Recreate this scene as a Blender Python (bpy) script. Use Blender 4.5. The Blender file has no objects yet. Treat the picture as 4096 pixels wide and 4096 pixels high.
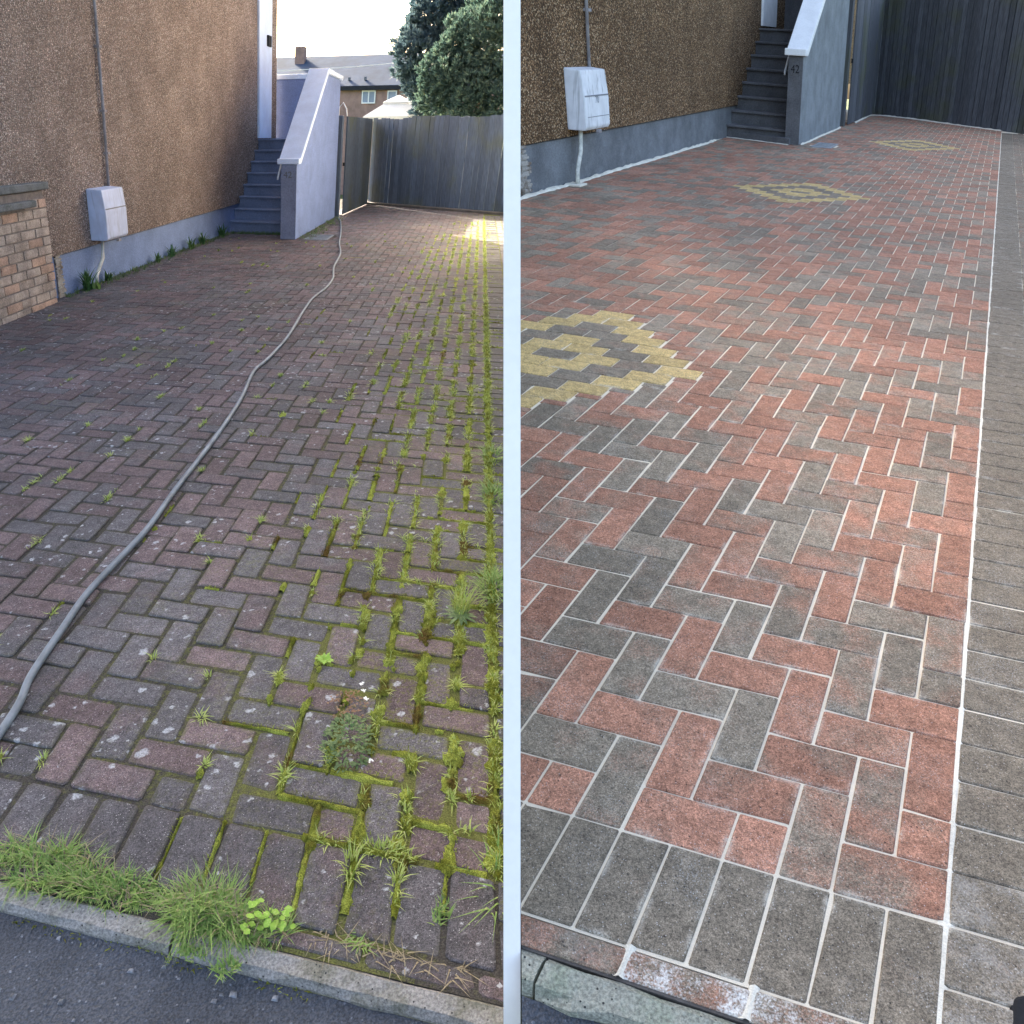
import bpy, bmesh, math, random
from mathutils import Vector, Matrix, noise
random.seed(7)
R = random.Random(11)
scene = bpy.context.scene
C = scene.collection

# ------------------------------------------------------------------ camera
CAM_Z = 1.45
cam_d = bpy.data.cameras.new('camera')
cam = bpy.data.objects.new('camera', cam_d)
C.objects.link(cam)
cam.location = (0, 0, CAM_Z)
cam.rotation_euler = (math.radians(90 - 29.288), 0, 0)
cam_d.sensor_width = 36
cam_d.lens = 745 / 1024 * 36
cam_d.clip_start = 0.02
cam_d.clip_end = 2000
scene.camera = cam

# the two plots are paved on slightly different falls and askew to each other:
# local (right, depth, up) in brick pitches -> world metres
MA = Matrix(((0.104449, -0.003548, 0.016266), (-0.025083, 0.099856, 0.000735), (0.001644, -0.004083, 0.098668)))
TA = Vector((-0.0319, 0.99465, -1.44476 + CAM_Z))
MB_ = Matrix(((0.090561, 0.056656, -0.013525), (-0.02721, 0.099998, 0.002293), (-0.006109, 0.003989, 0.114182)))
TB = Vector((0.75005, 0.77382, -1.25076 + CAM_Z))

# ------------------------------------------------------------------ light
SUN_DIR = (MA @ Vector((0.64, -0.77, -0.47))).normalized()     # way the light travels
world = bpy.data.worlds.new('World')
scene.world = world
world.use_nodes = True
nt = world.node_tree
nt.nodes.clear()
wo = nt.nodes.new('ShaderNodeOutputWorld')
bg = nt.nodes.new('ShaderNodeBackground')
sky = nt.nodes.new('ShaderNodeTexSky')
sky.sky_type = 'NISHITA'
sky.sun_disc = False
sky.sun_elevation = math.asin(-SUN_DIR.z)
sky.sun_rotation = math.atan2(-SUN_DIR.x, -SUN_DIR.y)
sky.air_density = 0.7
sky.dust_density = 6.0
sky.ozone_density = 0.1
bg.inputs['Strength'].default_value = 0.15
nt.links.new(sky.outputs[0], bg.inputs[0])
nt.links.new(bg.outputs[0], wo.inputs[0])
sl = bpy.data.lights.new('sun', 'SUN')
sl.energy = 3.6
sl.angle = math.radians(0.5)
sl.color = (1.0, 0.93, 0.80)
so = bpy.data.objects.new('sun', sl)
C.objects.link(so)
so.location = (-6, 8, 9)
so.rotation_euler = SUN_DIR.to_track_quat('-Z', 'Y').to_euler()
vs = scene.view_settings
vs.view_transform = 'Standard'
vs.look = 'None'
vs.exposure = 2.55
vs.gamma = 1
vs.use_curve_mapping = False


# ------------------------------------------------------------------ materials
class NB:
    def __init__(s, name):
        s.m = bpy.data.materials.new(name)
        s.m.use_nodes = True
        s.t = s.m.node_tree
        s.t.nodes.clear()
        s.out = s.n('ShaderNodeOutputMaterial')
        s.b = s.n('ShaderNodeBsdfPrincipled')
        s.l(s.b.outputs[0], s.out.inputs[0])
        s.geo = s.n('ShaderNodeNewGeometry')
        s.pos = s.geo.outputs['Position']

    def n(s, k, **kw):
        nd = s.t.nodes.new(k)
        for a, v in kw.items():
            setattr(nd, a, v)
        return nd

    def l(s, a, b):
        s.t.links.new(a, b)

    def inp(s, sock, v):
        if isinstance(v, bpy.types.NodeSocket):
            s.l(v, sock)
        elif isinstance(v, (tuple, list)) and len(v) == 3 and sock.type == 'RGBA':
            sock.default_value = (*v, 1)
        else:
            sock.default_value = v

    def noise(s, scale, detail=3, rough=0.6, vec=None, dist=0.0):
        nd = s.n('ShaderNodeTexNoise')
        nd.inputs['Scale'].default_value = scale
        nd.inputs['Detail'].default_value = detail
        nd.inputs['Roughness'].default_value = rough
        nd.inputs['Distortion'].default_value = dist
        s.l(vec or s.pos, nd.inputs['Vector'])
        return nd.outputs['Fac']

    def voro(s, scale, vec=None, rnd=1.0):
        nd = s.n('ShaderNodeTexVoronoi')
        nd.inputs['Scale'].default_value = scale
        nd.inputs['Randomness'].default_value = rnd
        s.l(vec or s.pos, nd.inputs['Vector'])
        return nd.outputs['Distance'], nd.outputs['Color']

    def ramp(s, fac, lo, hi, a=0.0, b=1.0):
        nd = s.n('ShaderNodeMapRange')
        nd.interpolation_type = 'SMOOTHSTEP'
        nd.inputs['From Min'].default_value = lo
        nd.inputs['From Max'].default_value = hi
        nd.inputs['To Min'].default_value = a
        nd.inputs['To Max'].default_value = b
        s.l(fac, nd.inputs['Value'])
        return nd.outputs[0]

    def math(s, op, a, b=0.0):
        nd = s.n('ShaderNodeMath', operation=op)
        s.inp(nd.inputs[0], a)
        s.inp(nd.inputs[1], b)
        return nd.outputs[0]

    def mix(s, f, a, b, mode='MIX'):
        nd = s.n('ShaderNodeMix', data_type='RGBA', blend_type=mode)
        s.inp(nd.inputs['Factor'], f)
        s.inp(nd.inputs[6], a)
        s.inp(nd.inputs[7], b)
        return nd.outputs[2]

    def sep(s, col):
        nd = s.n('ShaderNodeSeparateColor')
        s.l(col, nd.inputs[0])
        return nd.outputs

    def scale_vec(s, v):
        nd = s.n('ShaderNodeVectorMath', operation='MULTIPLY')
        s.l(s.pos, nd.inputs[0])
        nd.inputs[1].default_value = v
        return nd.outputs[0]

    def bump(s, h, strength=0.5, dist=0.002, nrm=None):
        nd = s.n('ShaderNodeBump')
        nd.inputs['Strength'].default_value = strength
        nd.inputs['Distance'].default_value = dist
        s.l(h, nd.inputs['Height'])
        if nrm:
            s.l(nrm, nd.inputs['Normal'])
        s.l(nd.outputs[0], s.b.inputs['Normal'])
        return nd.outputs[0]

    def done(s, col, rough=0.9, spec=0.3):
        s.inp(s.b.inputs['Base Color'], col)
        s.inp(s.b.inputs['Roughness'], rough)
        s.b.inputs['Specular IOR Level'].default_value = spec
        return s.m


def m_plain(name, col, var=0.15, scale=8, rough=0.8, grain=120, bump=0.15, spec=0.3, grain_amt=0.12):
    k = NB(name)
    n = k.noise(scale, 4)
    g = k.noise(grain, 2)
    f = k.math('ADD', k.ramp(n, 0.3, 0.7, 1 - var, 1 + var), k.ramp(g, 0.3, 0.7, -grain_amt, grain_amt))
    c = k.mix(1.0, col, f, 'MULTIPLY')
    k.bump(g, bump, 0.003)
    return k.done(c, rough, spec)


def m_brick(name, src, red, grey, worn):
    k = NB(name)
    if src == 'obj':
        att = k.n('ShaderNodeObjectInfo').outputs['Color']
    else:
        att = k.n('ShaderNodeAttribute', attribute_name='bcol').outputs['Color']
    ch = k.sep(att)
    edge = k.n('ShaderNodeAttribute', attribute_name='edge').outputs['Fac']
    off = k.n('ShaderNodeVectorMath', operation='ADD')
    k.l(k.pos, off.inputs[0])
    cx = k.n('ShaderNodeCombineXYZ')
    k.l(k.math('MULTIPLY', ch[1], 53.0), cx.inputs[0])
    k.l(k.math('MULTIPLY', ch[0], 31.0), cx.inputs[2])
    k.l(cx.outputs[0], off.inputs[1])
    ovec = off.outputs[0]
    big = k.noise(9, 2, 0.5, ovec)
    grain = k.noise(230, 2, 0.7)
    f = k.math('ADD', ch[0], k.ramp(big, 0.3, 0.7, -0.24, 0.24))
    f = k.math('ADD', f, k.ramp(grain, 0.3, 0.7, -0.16, 0.16))
    c = k.mix(k.ramp(f, 0.12, 0.88), red, grey)
    yel = k.ramp(ch[2], 0.75, 0.8)
    c = k.mix(1.0, c, k.ramp(k.noise(1.4, 4, 0.6), 0.3, 0.7, 0.78 if worn else 0.9, 1.18 if worn else 1.08), 'MULTIPLY')
    c = k.mix(yel, c, (0.49, 0.355, 0.15))
    # brick to brick tone, cloudy tone inside a brick, aggregate
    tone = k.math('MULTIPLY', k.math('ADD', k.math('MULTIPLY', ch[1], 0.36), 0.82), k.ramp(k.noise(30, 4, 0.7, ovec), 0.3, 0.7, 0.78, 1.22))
    fine = k.noise(420, 2, 0.6)
    mid = k.noise(170, 2, 0.7)
    tone = k.math('MULTIPLY', tone, k.ramp(fine, 0.3, 0.7, 0.52 if worn else 0.6, 1.48 if worn else 1.4))
    tone = k.math('MULTIPLY', tone, k.ramp(mid, 0.3, 0.7, 0.7, 1.3))
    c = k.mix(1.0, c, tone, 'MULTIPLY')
    d, vc = k.voro(260)
    vs_ = k.sep(vc)
    sp = k.math('MULTIPLY', k.ramp(d, 0.34, 0.22), k.ramp(vs_[0], 0.84 if worn else 0.87, 0.93))
    c = k.mix(k.math('MULTIPLY', sp, 0.55), c, (0.62, 0.60, 0.57))
    d2, vc2 = k.voro(150)
    pit = k.math('MULTIPLY', k.ramp(d2, 0.36, 0.22), k.ramp(k.sep(vc2)[1], 0.82 if worn else 0.93, 0.95))
    if worn:
        pit = k.math('MULTIPLY', pit, k.ramp(k.noise(5, 2), 0.42, 0.6))
    c = k.mix(k.math('MULTIPLY', pit, 0.7), c, (0.02, 0.02, 0.022))
    h = k.math('ADD', fine, k.math('MULTIPLY', pit, -2.0))
    if worn:
        # pale lichen rosettes, algae film
        wob = k.n('ShaderNodeVectorMath', operation='ADD')
        nz = k.n('ShaderNodeTexNoise')
        nz.inputs['Scale'].default_value = 60
        k.l(k.pos, nz.inputs['Vector'])
        sc = k.n('ShaderNodeVectorMath', operation='SCALE')
        k.l(nz.outputs['Color'], sc.inputs[0])
        sc.inputs['Scale'].default_value = 0.03
        k.l(k.pos, wob.inputs[0])
        k.l(sc.outputs[0], wob.inputs[1])
        for sca, thr, rad, amt in ((9, 0.83, 0.17, 0.75), (22, 0.80, 0.27, 0.8), (45, 0.88, 0.32, 0.7)):
            dd, cc = k.voro(sca, wob.outputs[0])
            cs = k.sep(cc)
            lk = k.math('MULTIPLY', k.ramp(dd, rad, rad * 0.55), k.ramp(cs[2], thr, thr + 0.03))
            lk = k.math('MULTIPLY', lk, k.ramp(k.noise(200, 2), 0.35, 0.6, 0.35, 1.0))
            c = k.mix(k.math('MULTIPLY', lk, amt), c, (0.50, 0.52, 0.53))
        alg = k.math('MULTIPLY', k.ramp(k.noise(1.6, 4, 0.65), 0.52, 0.70), k.ramp(k.noise(60, 3), 0.45, 0.62))
        c = k.mix(k.math('MULTIPLY', alg, 0.35), c, (0.20, 0.20, 0.09))
        grime = k.math('MULTIPLY', edge, k.ramp(k.noise(40, 3), 0.35, 0.65))
        c = k.mix(k.math('MULTIPLY', grime, 0.45), c, (0.085, 0.08, 0.062))
        creep = k.math('MULTIPLY', k.math('MULTIPLY', edge, ch[2]), k.ramp(k.noise(70, 4, 0.7), 0.45, 0.56))
        c = k.mix(creep, c, (0.17, 0.17, 0.03))
        mossy = k.math('MULTIPLY', ch[2], k.ramp(k.noise(90, 3), 0.5, 0.62))
        c = k.mix(k.math('MULTIPLY', mossy, 0.6), c, (0.16, 0.17, 0.03))
    else:
        # sand left behind from the jointing
        smear_zone = k.math('MULTIPLY', k.ramp(ch[2], 0.1, 0.3), k.math('SUBTRACT', 1.0, yel))
        sm = k.math('MULTIPLY', smear_zone, k.ramp(k.math('ADD', k.noise(11, 5, 0.75), k.math('MULTIPLY', k.noise(260, 2), 0.5)), 0.68, 0.95))
        c = k.mix(sm, c, (0.74, 0.72, 0.66))
        spill = k.math('MULTIPLY', k.math('POWER', edge, 2.5), k.ramp(k.math('ADD', k.noise(12, 3, 0.6), k.math('MULTIPLY', k.noise(300, 2), 0.5)), 0.76, 0.98))
        c = k.mix(k.math('MULTIPLY', spill, 0.5), c, (0.74, 0.68, 0.56))
        dust = k.math('MULTIPLY', k.ramp(k.noise(7, 3), 0.5, 0.72), k.ramp(k.noise(330, 2), 0.52, 0.66))
        c = k.mix(k.math('MULTIPLY', dust, 0.32), c, (0.66, 0.66, 0.62))
    k.bump(h, 0.55, 0.0016)
    return k.done(c, 0.92, 0.25)


RED_B, GREY_B = (0.352, 0.174, 0.110), (0.230, 0.190, 0.137)
RED_A, GREY_A = (0.138, 0.101, 0.101), (0.110, 0.103, 0.107)
M = {}
M['brickB_o'] = m_brick('clean_brick', 'obj', RED_B, GREY_B, False)
M['brickB_a'] = m_brick('clean_brick_far', 'att', RED_B, GREY_B, False)
M['brickA_o'] = m_brick('worn_brick', 'obj', RED_A, GREY_A, True)
M['brickA_a'] = m_brick('worn_brick_far', 'att', RED_A, GREY_A, True)


def m_joint_moss():
    k = NB('mossy_soil')
    att = k.sep(k.n('ShaderNodeAttribute', attribute_name='bcol').outputs['Color'])
    n = k.noise(70, 4, 0.7)
    f = k.ramp(k.math('ADD', n, att[0]), 0.55, 0.95)
    c = k.mix(f, (0.062, 0.056, 0.048), (0.125, 0.13, 0.04))
    c = k.mix(1.0, c, k.ramp(k.noise(300, 2), 0.3, 0.7, 0.6, 1.4), 'MULTIPLY')
    k.bump(k.noise(250, 3), 0.8, 0.004)
    return k.done(c, 1.0, 0.1)


def m_leaf(name, a, b, c3, rough=0.6, scale=25, transl=0.25):
    k = NB(name)
    f = k.noise(scale, 3)
    oi = k.noise(scale * 7, 1)
    c = k.mix(k.ramp(f, 0.35, 0.65), a, b)
    c = k.mix(k.ramp(oi, 0.5, 0.72), c, c3)
    m = k.done(c, rough, 0.25)
    tr = k.n('ShaderNodeBsdfTranslucent')
    k.l(c, tr.inputs[0])
    mx = k.n('ShaderNodeMixShader')
    mx.inputs[0].default_value = transl
    k.l(k.b.outputs[0], mx.inputs[1])
    k.l(tr.outputs[0], mx.inputs[2])
    k.l(mx.outputs[0], k.out.inputs[0])
    return m


def m_moss():
    k = NB('moss_green')
    f = k.noise(9, 3)
    c = k.mix(k.ramp(f, 0.38, 0.6), (0.18, 0.20, 0.026), (0.33, 0.38, 0.07))
    c = k.mix(k.ramp(k.noise(5.5, 4), 0.52, 0.68), c, (0.13, 0.085, 0.025))
    c = k.mix(1.0, c, k.ramp(k.noise(380, 2), 0.3, 0.7, 0.5, 1.5), 'MULTIPLY')
    k.bump(k.noise(420, 3, 0.8), 1.0, 0.006)
    return k.done(c, 1.0, 0.1)


def m_roughcast(name, dark, mid, light, vs=70):
    k = NB(name)
    d, vc = k.voro(vs)
    ch = k.sep(vc)
    c = k.mix(k.ramp(ch[0], 0.2, 0.75), dark, mid)
    c = k.mix(k.ramp(ch[1], 0.76, 0.9), c, light)
    c = k.mix(k.ramp(d, 0.34, 0.62), c, tuple(v * 0.4 for v in dark))
    c = k.mix(1.0, c, k.ramp(k.noise(2.2, 4, 0.6), 0.3, 0.7, 0.82, 1.18), 'MULTIPLY')
    c = k.mix(1.0, c, k.ramp(k.noise(45, 2, 0.6), 0.3, 0.7, 0.7, 1.3), 'MULTIPLY')
    k.bump(k.ramp(d, 0.6, 0.0), 1.0, 0.012)
    return k.done(c, 0.9, 0.2)


def m_render(name, col, var=0.16):
    k = NB(name)
    n = k.noise(3.2, 5, 0.65)
    g = k.noise(70, 3, 0.6)
    c = k.mix(1.0, col, k.ramp(n, 0.3, 0.7, 1 - var, 1 + var), 'MULTIPLY')
    c = k.mix(1.0, c, k.ramp(g, 0.3, 0.7, 0.82, 1.18), 'MULTIPLY')
    c = k.mix(k.math('MULTIPLY', k.ramp(k.noise(1.9, 6, 0.7), 0.5, 0.72), 0.35), c, tuple(v * 0.5 for v in col))
    c = k.mix(k.math('MULTIPLY', k.ramp(k.noise(26, 4, 0.7), 0.62, 0.72), 0.25), c, tuple(min(1, v * 1.6 + 0.05) for v in col))
    k.bump(g, 0.7, 0.006)
    return k.done(c, 0.85, 0.3)


def m_wood(name, col, moss_amt):
    k = NB(name)
    v = k.scale_vec((60, 60, 1.2))
    g = k.noise(1.0, 4, 0.6, v)
    c = k.mix(1.0, col, k.ramp(g, 0.3, 0.7, 0.72, 1.28), 'MULTIPLY')
    c = k.mix(k.math('MULTIPLY', k.ramp(k.noise(1.1, 4, 0.6), 0.5, 0.7), moss_amt), c, (0.09, 0.10, 0.035))
    oi = k.n('ShaderNodeObjectInfo').outputs['Random']
    c = k.mix(1.0, c, k.ramp(oi, 0, 1, 0.82, 1.2), 'MULTIPLY')
    k.bump(g, 0.3, 0.003)
    return k.done(c, 0.75, 0.3)


def m_asphalt(name, col):
    k = NB(name)
    d, vc = k.voro(120)
    ch = k.sep(vc)
    c = k.mix(k.math('MULTIPLY', k.ramp(d, 0.4, 0.25), k.ramp(ch[0], 0.9, 0.95)), col, tuple(v * 2.0 for v in col))
    c = k.mix(1.0, c, k.ramp(k.noise(6, 4), 0.3, 0.7, 0.8, 1.2), 'MULTIPLY')
    c = k.mix(1.0, c, k.ramp(k.noise(260, 2), 0.3, 0.7, 0.6, 1.4), 'MULTIPLY')
    k.bump(k.math('SUBTRACT', k.noise(160, 3, 0.7), k.math('MULTIPLY', d, 0.6)), 0.9, 0.006)
    return k.done(c, 0.8, 0.35)


def m_concrete(name, col, stain):
    k = NB(name)
    d, vc = k.voro(140)
    c = k.mix(k.ramp(k.noise(9, 4, 0.7), 0.42, 0.66), col, stain)
    c = k.mix(1.0, c, k.ramp(k.noise(190, 3, 0.7), 0.3, 0.7, 0.62, 1.38), 'MULTIPLY')
    c = k.mix(k.math('MULTIPLY', k.ramp(d, 0.32, 0.2), k.ramp(k.sep(vc)[0], 0.86, 0.92)), c, (0.03, 0.03, 0.03))
    k.bump(k.noise(120, 4, 0.7), 0.8, 0.005)
    return k.done(c, 0.9, 0.25)


def m_stained_white(name, col, amt):
    k = NB(name)
    v = k.scale_vec((30, 30, 1.6))
    st = k.ramp(k.noise(1.0, 4, 0.6, v), 0.52, 0.72)
    c = k.mix(k.math('MULTIPLY', st, amt), col, (0.16, 0.17, 0.17))
    c = k.mix(1.0, c, k.ramp(k.noise(6, 3), 0.3, 0.7, 0.9, 1.08), 'MULTIPLY')
    k.bump(k.noise(90, 2), 0.1, 0.002)
    return k.done(c, 0.5, 0.4)


def m_tile_roof(name, col):
    k = NB(name)
    c = k.mix(1.0, col, k.ramp(k.noise(1.2, 4), 0.3, 0.7, 0.75, 1.25), 'MULTIPLY')
    k.bump(k.noise(4, 2), 0.3, 0.02)
    return k.done(c, 0.9, 0.2)


M['soilA'] = m_joint_moss()
M['sandB'] = m_plain('pale_jointing_sand', (0.78, 0.69, 0.53), 0.06, 10, 1.0, 350, 0.5, 0.1, 0.06)
M['sandline'] = m_plain('sand_bead', (0.78, 0.73, 0.60), 0.12, 8, 1.0, 260, 0.7, 0.1, 0.1)
M['moss'] = m_moss()
M['blade_yel'] = m_leaf('yellow_grass', (0.42, 0.50, 0.13), (0.33, 0.44, 0.10), (0.52, 0.50, 0.24))
M['blade_grn'] = m_leaf('green_grass', (0.165, 0.285, 0.07), (0.24, 0.375, 0.09), (0.40, 0.40, 0.17))
M['blade_dry'] = m_leaf('dry_grass', (0.30, 0.25, 0.15), (0.36, 0.30, 0.19), (0.20, 0.15, 0.09))
M['leaf_dark'] = m_leaf('dark_strap_leaf', (0.05, 0.12, 0.04), (0.07, 0.17, 0.05), (0.14, 0.24, 0.07))
M['leaf_pale'] = m_leaf('pale_strap_leaf', (0.20, 0.32, 0.09), (0.25, 0.38, 0.10), (0.35, 0.42, 0.18))
M['leaf_weed'] = m_leaf('weed_leaf', (0.10, 0.17, 0.06), (0.16, 0.23, 0.09), (0.23, 0.30, 0.13))
M['leaf_rust'] = m_leaf('rusty_weed_leaf', (0.27, 0.14, 0.08), (0.30, 0.18, 0.10), (0.22, 0.20, 0.10))
M['leaf_lime'] = m_leaf('lime_leaf', (0.25, 0.45, 0.06), (0.33, 0.52, 0.08), (0.42, 0.55, 0.14))
M['leaf_con'] = m_leaf('cypress_leaf', (0.062, 0.115, 0.095), (0.09, 0.15, 0.12), (0.16, 0.22, 0.15), 0.7, 1.3, 0.35)  # leaf colour lightened and blued to imitate flare haze
M['leaf_con2'] = m_leaf('hazed_cypress_leaf', (0.07, 0.12, 0.14), (0.10, 0.155, 0.175), (0.14, 0.20, 0.21), 0.7, 1.1, 0.3)  # extra blue in this leaf colour stands for flare over the tree
M['bark'] = m_plain('bark', (0.10, 0.075, 0.055), 0.3, 5, 0.95, 30, 0.8)
M['wallA'] = m_roughcast('brown_roughcast', (0.37, 0.285, 0.235), (0.60, 0.47, 0.395), (0.90, 0.82, 0.74), 88)  # greyed and lightened, flare haze is put into the wall colour
M['wallB'] = m_roughcast('brown_roughcast_warm', (0.19, 0.11, 0.055), (0.47, 0.29, 0.15), (0.80, 0.60, 0.38))
M['plinthA'] = m_render('blue_shade_plinth_paint', (0.20, 0.275, 0.46), 0.10)  # grey plinth, the blue of skylit shade is mixed into its paint
M['plinthB'] = m_render('slate_grey_paint', (0.160, 0.172, 0.182), 0.24)
M['stepA'] = m_render('step_paint_blue_shade', (0.20, 0.235, 0.33), 0.12)  # blue cast of the shade is part of this step colour
M['stepB'] = m_render('step_paint_slate', (0.115, 0.115, 0.120), 0.2)
M['sidewA'] = m_render('stair_wall_paint_blue_shade', (0.185, 0.255, 0.47), 0.08)  # blue shade tint painted into the stair wall colour
M['sidewB'] = m_render('stair_wall_paint_slate', (0.205, 0.230, 0.245), 0.18)
M['white'] = m_plain('white_paint', (0.80, 0.81, 0.80), 0.06, 5, 0.5, 60, 0.08, 0.4, 0.04)
M['whiteA'] = m_plain('blue_shade_white_paint', (0.62, 0.74, 0.92), 0.06, 5, 0.5, 60, 0.08, 0.4, 0.04)  # copy of the white paint tinted blue for the look of shade
M['boxA'] = m_stained_white('blue_shade_white_plastic', (0.60, 0.67, 0.84), 0.35)  # white plastic with a blue shade cast in its colour, stains are its own
M['panel'] = m_plain('white_panel', (0.92, 0.885, 0.82), 0.02, 3, 0.6, 60, 0.03, 0.3, 0.015)
M['box'] = m_stained_white('stained_white_plastic', (0.72, 0.74, 0.76), 0.55)
M['boxseam'] = m_plain('grey_seam', (0.22, 0.23, 0.25), 0.1)
M['pvc'] = m_plain('cream_pipe', (0.60, 0.60, 0.53), 0.25, 12, 0.5)
M['pipe_grey'] = m_plain('grey_pipe', (0.27, 0.26, 0.27), 0.25, 10, 0.6)
M['hose'] = m_plain('grey_hose', (0.165, 0.195, 0.22), 0.22, 10, 0.6, 60, 0.05, 0.5, 0.04)
M['fenceA'] = m_wood('blue_shade_board', (0.078, 0.106, 0.150), 0.5)  # board colour pushed to blue to carry the shade cast
M['fenceB'] = m_wood('near_black_board', (0.085, 0.092, 0.104), 0.5)
M['black'] = m_plain('black', (0.012, 0.012, 0.013), 0.2)
M['darkgap'] = m_plain('dark_gap', (0.02, 0.022, 0.028), 0.2)
M['asphaltA'] = m_asphalt('asphalt', (0.062, 0.070, 0.084))
M['kerbA'] = m_concrete('kerb_concrete', (0.27, 0.26, 0.24), (0.17, 0.165, 0.13))
M['kerbB'] = m_concrete('kerb_concrete_green', (0.29, 0.29, 0.235), (0.235, 0.26, 0.19))
M['chip'] = m_plain('stone_chip', (0.15, 0.16, 0.175), 0.7, 40, 0.8, 120, 0.3)
M['pierbrick'] = m_plain('buff_pier_brick', (0.40, 0.335, 0.28), 0.3, 7, 0.9, 110, 0.6, 0.2, 0.25)
M['pierbrick2'] = m_plain('orange_pier_brick', (0.44, 0.31, 0.235), 0.25, 7, 0.9, 110, 0.6, 0.2, 0.25)
M['mortar'] = m_plain('mortar', (0.24, 0.21, 0.19), 0.2, 20, 1.0)
M['coping'] = m_concrete('coping_stone', (0.17, 0.18, 0.18), (0.12, 0.13, 0.12))
M['canopy'] = m_plain('cream_canvas', (0.80, 0.77, 0.70), 0.04, 2, 0.9, 30, 0.05, 0.2, 0.03)
M['farbrick'] = m_plain('far_red_brick', (0.30, 0.20, 0.17), 0.12, 0.6, 0.9, 4, 0.1)
M['roof'] = m_tile_roof('slate_roof', (0.035, 0.058, 0.10))
M['glass'] = m_plain('window_glass', (0.24, 0.30, 0.38), 0.2, 0.8, 0.08, 3, 0.0, 0.6, 0.02)
M['ground'] = m_plain('rough_grass', (0.09, 0.12, 0.04), 0.3, 0.4, 1.0, 6, 0.4)
M['grate'] = m_plain('galvanised_grate', (0.20, 0.23, 0.25), 0.25, 20, 0.45)
M['rough_edge'] = m_concrete('broken_render_edge', (0.40, 0.38, 0.34), (0.17, 0.13, 0.10))
M['flower'] = m_plain('white_flower', (0.8, 0.8, 0.74), 0.05)
M['skirt'] = m_plain('bedding', (0.10, 0.09, 0.08), 0.2)


# ------------------------------------------------------------------ mesh helpers
class Plot:
    def __init__(s, Mx, T, side):
        s.M, s.T, s.side = Mx, T, side
        s.I = Mx.inverted()

    def w(s, q):
        return s.M @ Vector(q) + s.T


PA = Plot(MA, TA, -1)
PB = Plot(MB_, TB, 1)
CLIP = 0.0155          # half thickness of the divider panel plus a hair


def tag(o, label=None, cat=None, group=None, kind=None):
    if label:
        o['label'] = label
    if cat:
        o['category'] = cat
    if group:
        o['group'] = group
    if kind:
        o['kind'] = kind
    return o


def empty(name, loc, label, cat, group=None):
    o = bpy.data.objects.new(name, None)
    o.empty_display_size = 0.1
    C.objects.link(o)
    o.location = loc
    return tag(o, label, cat, group)


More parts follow.
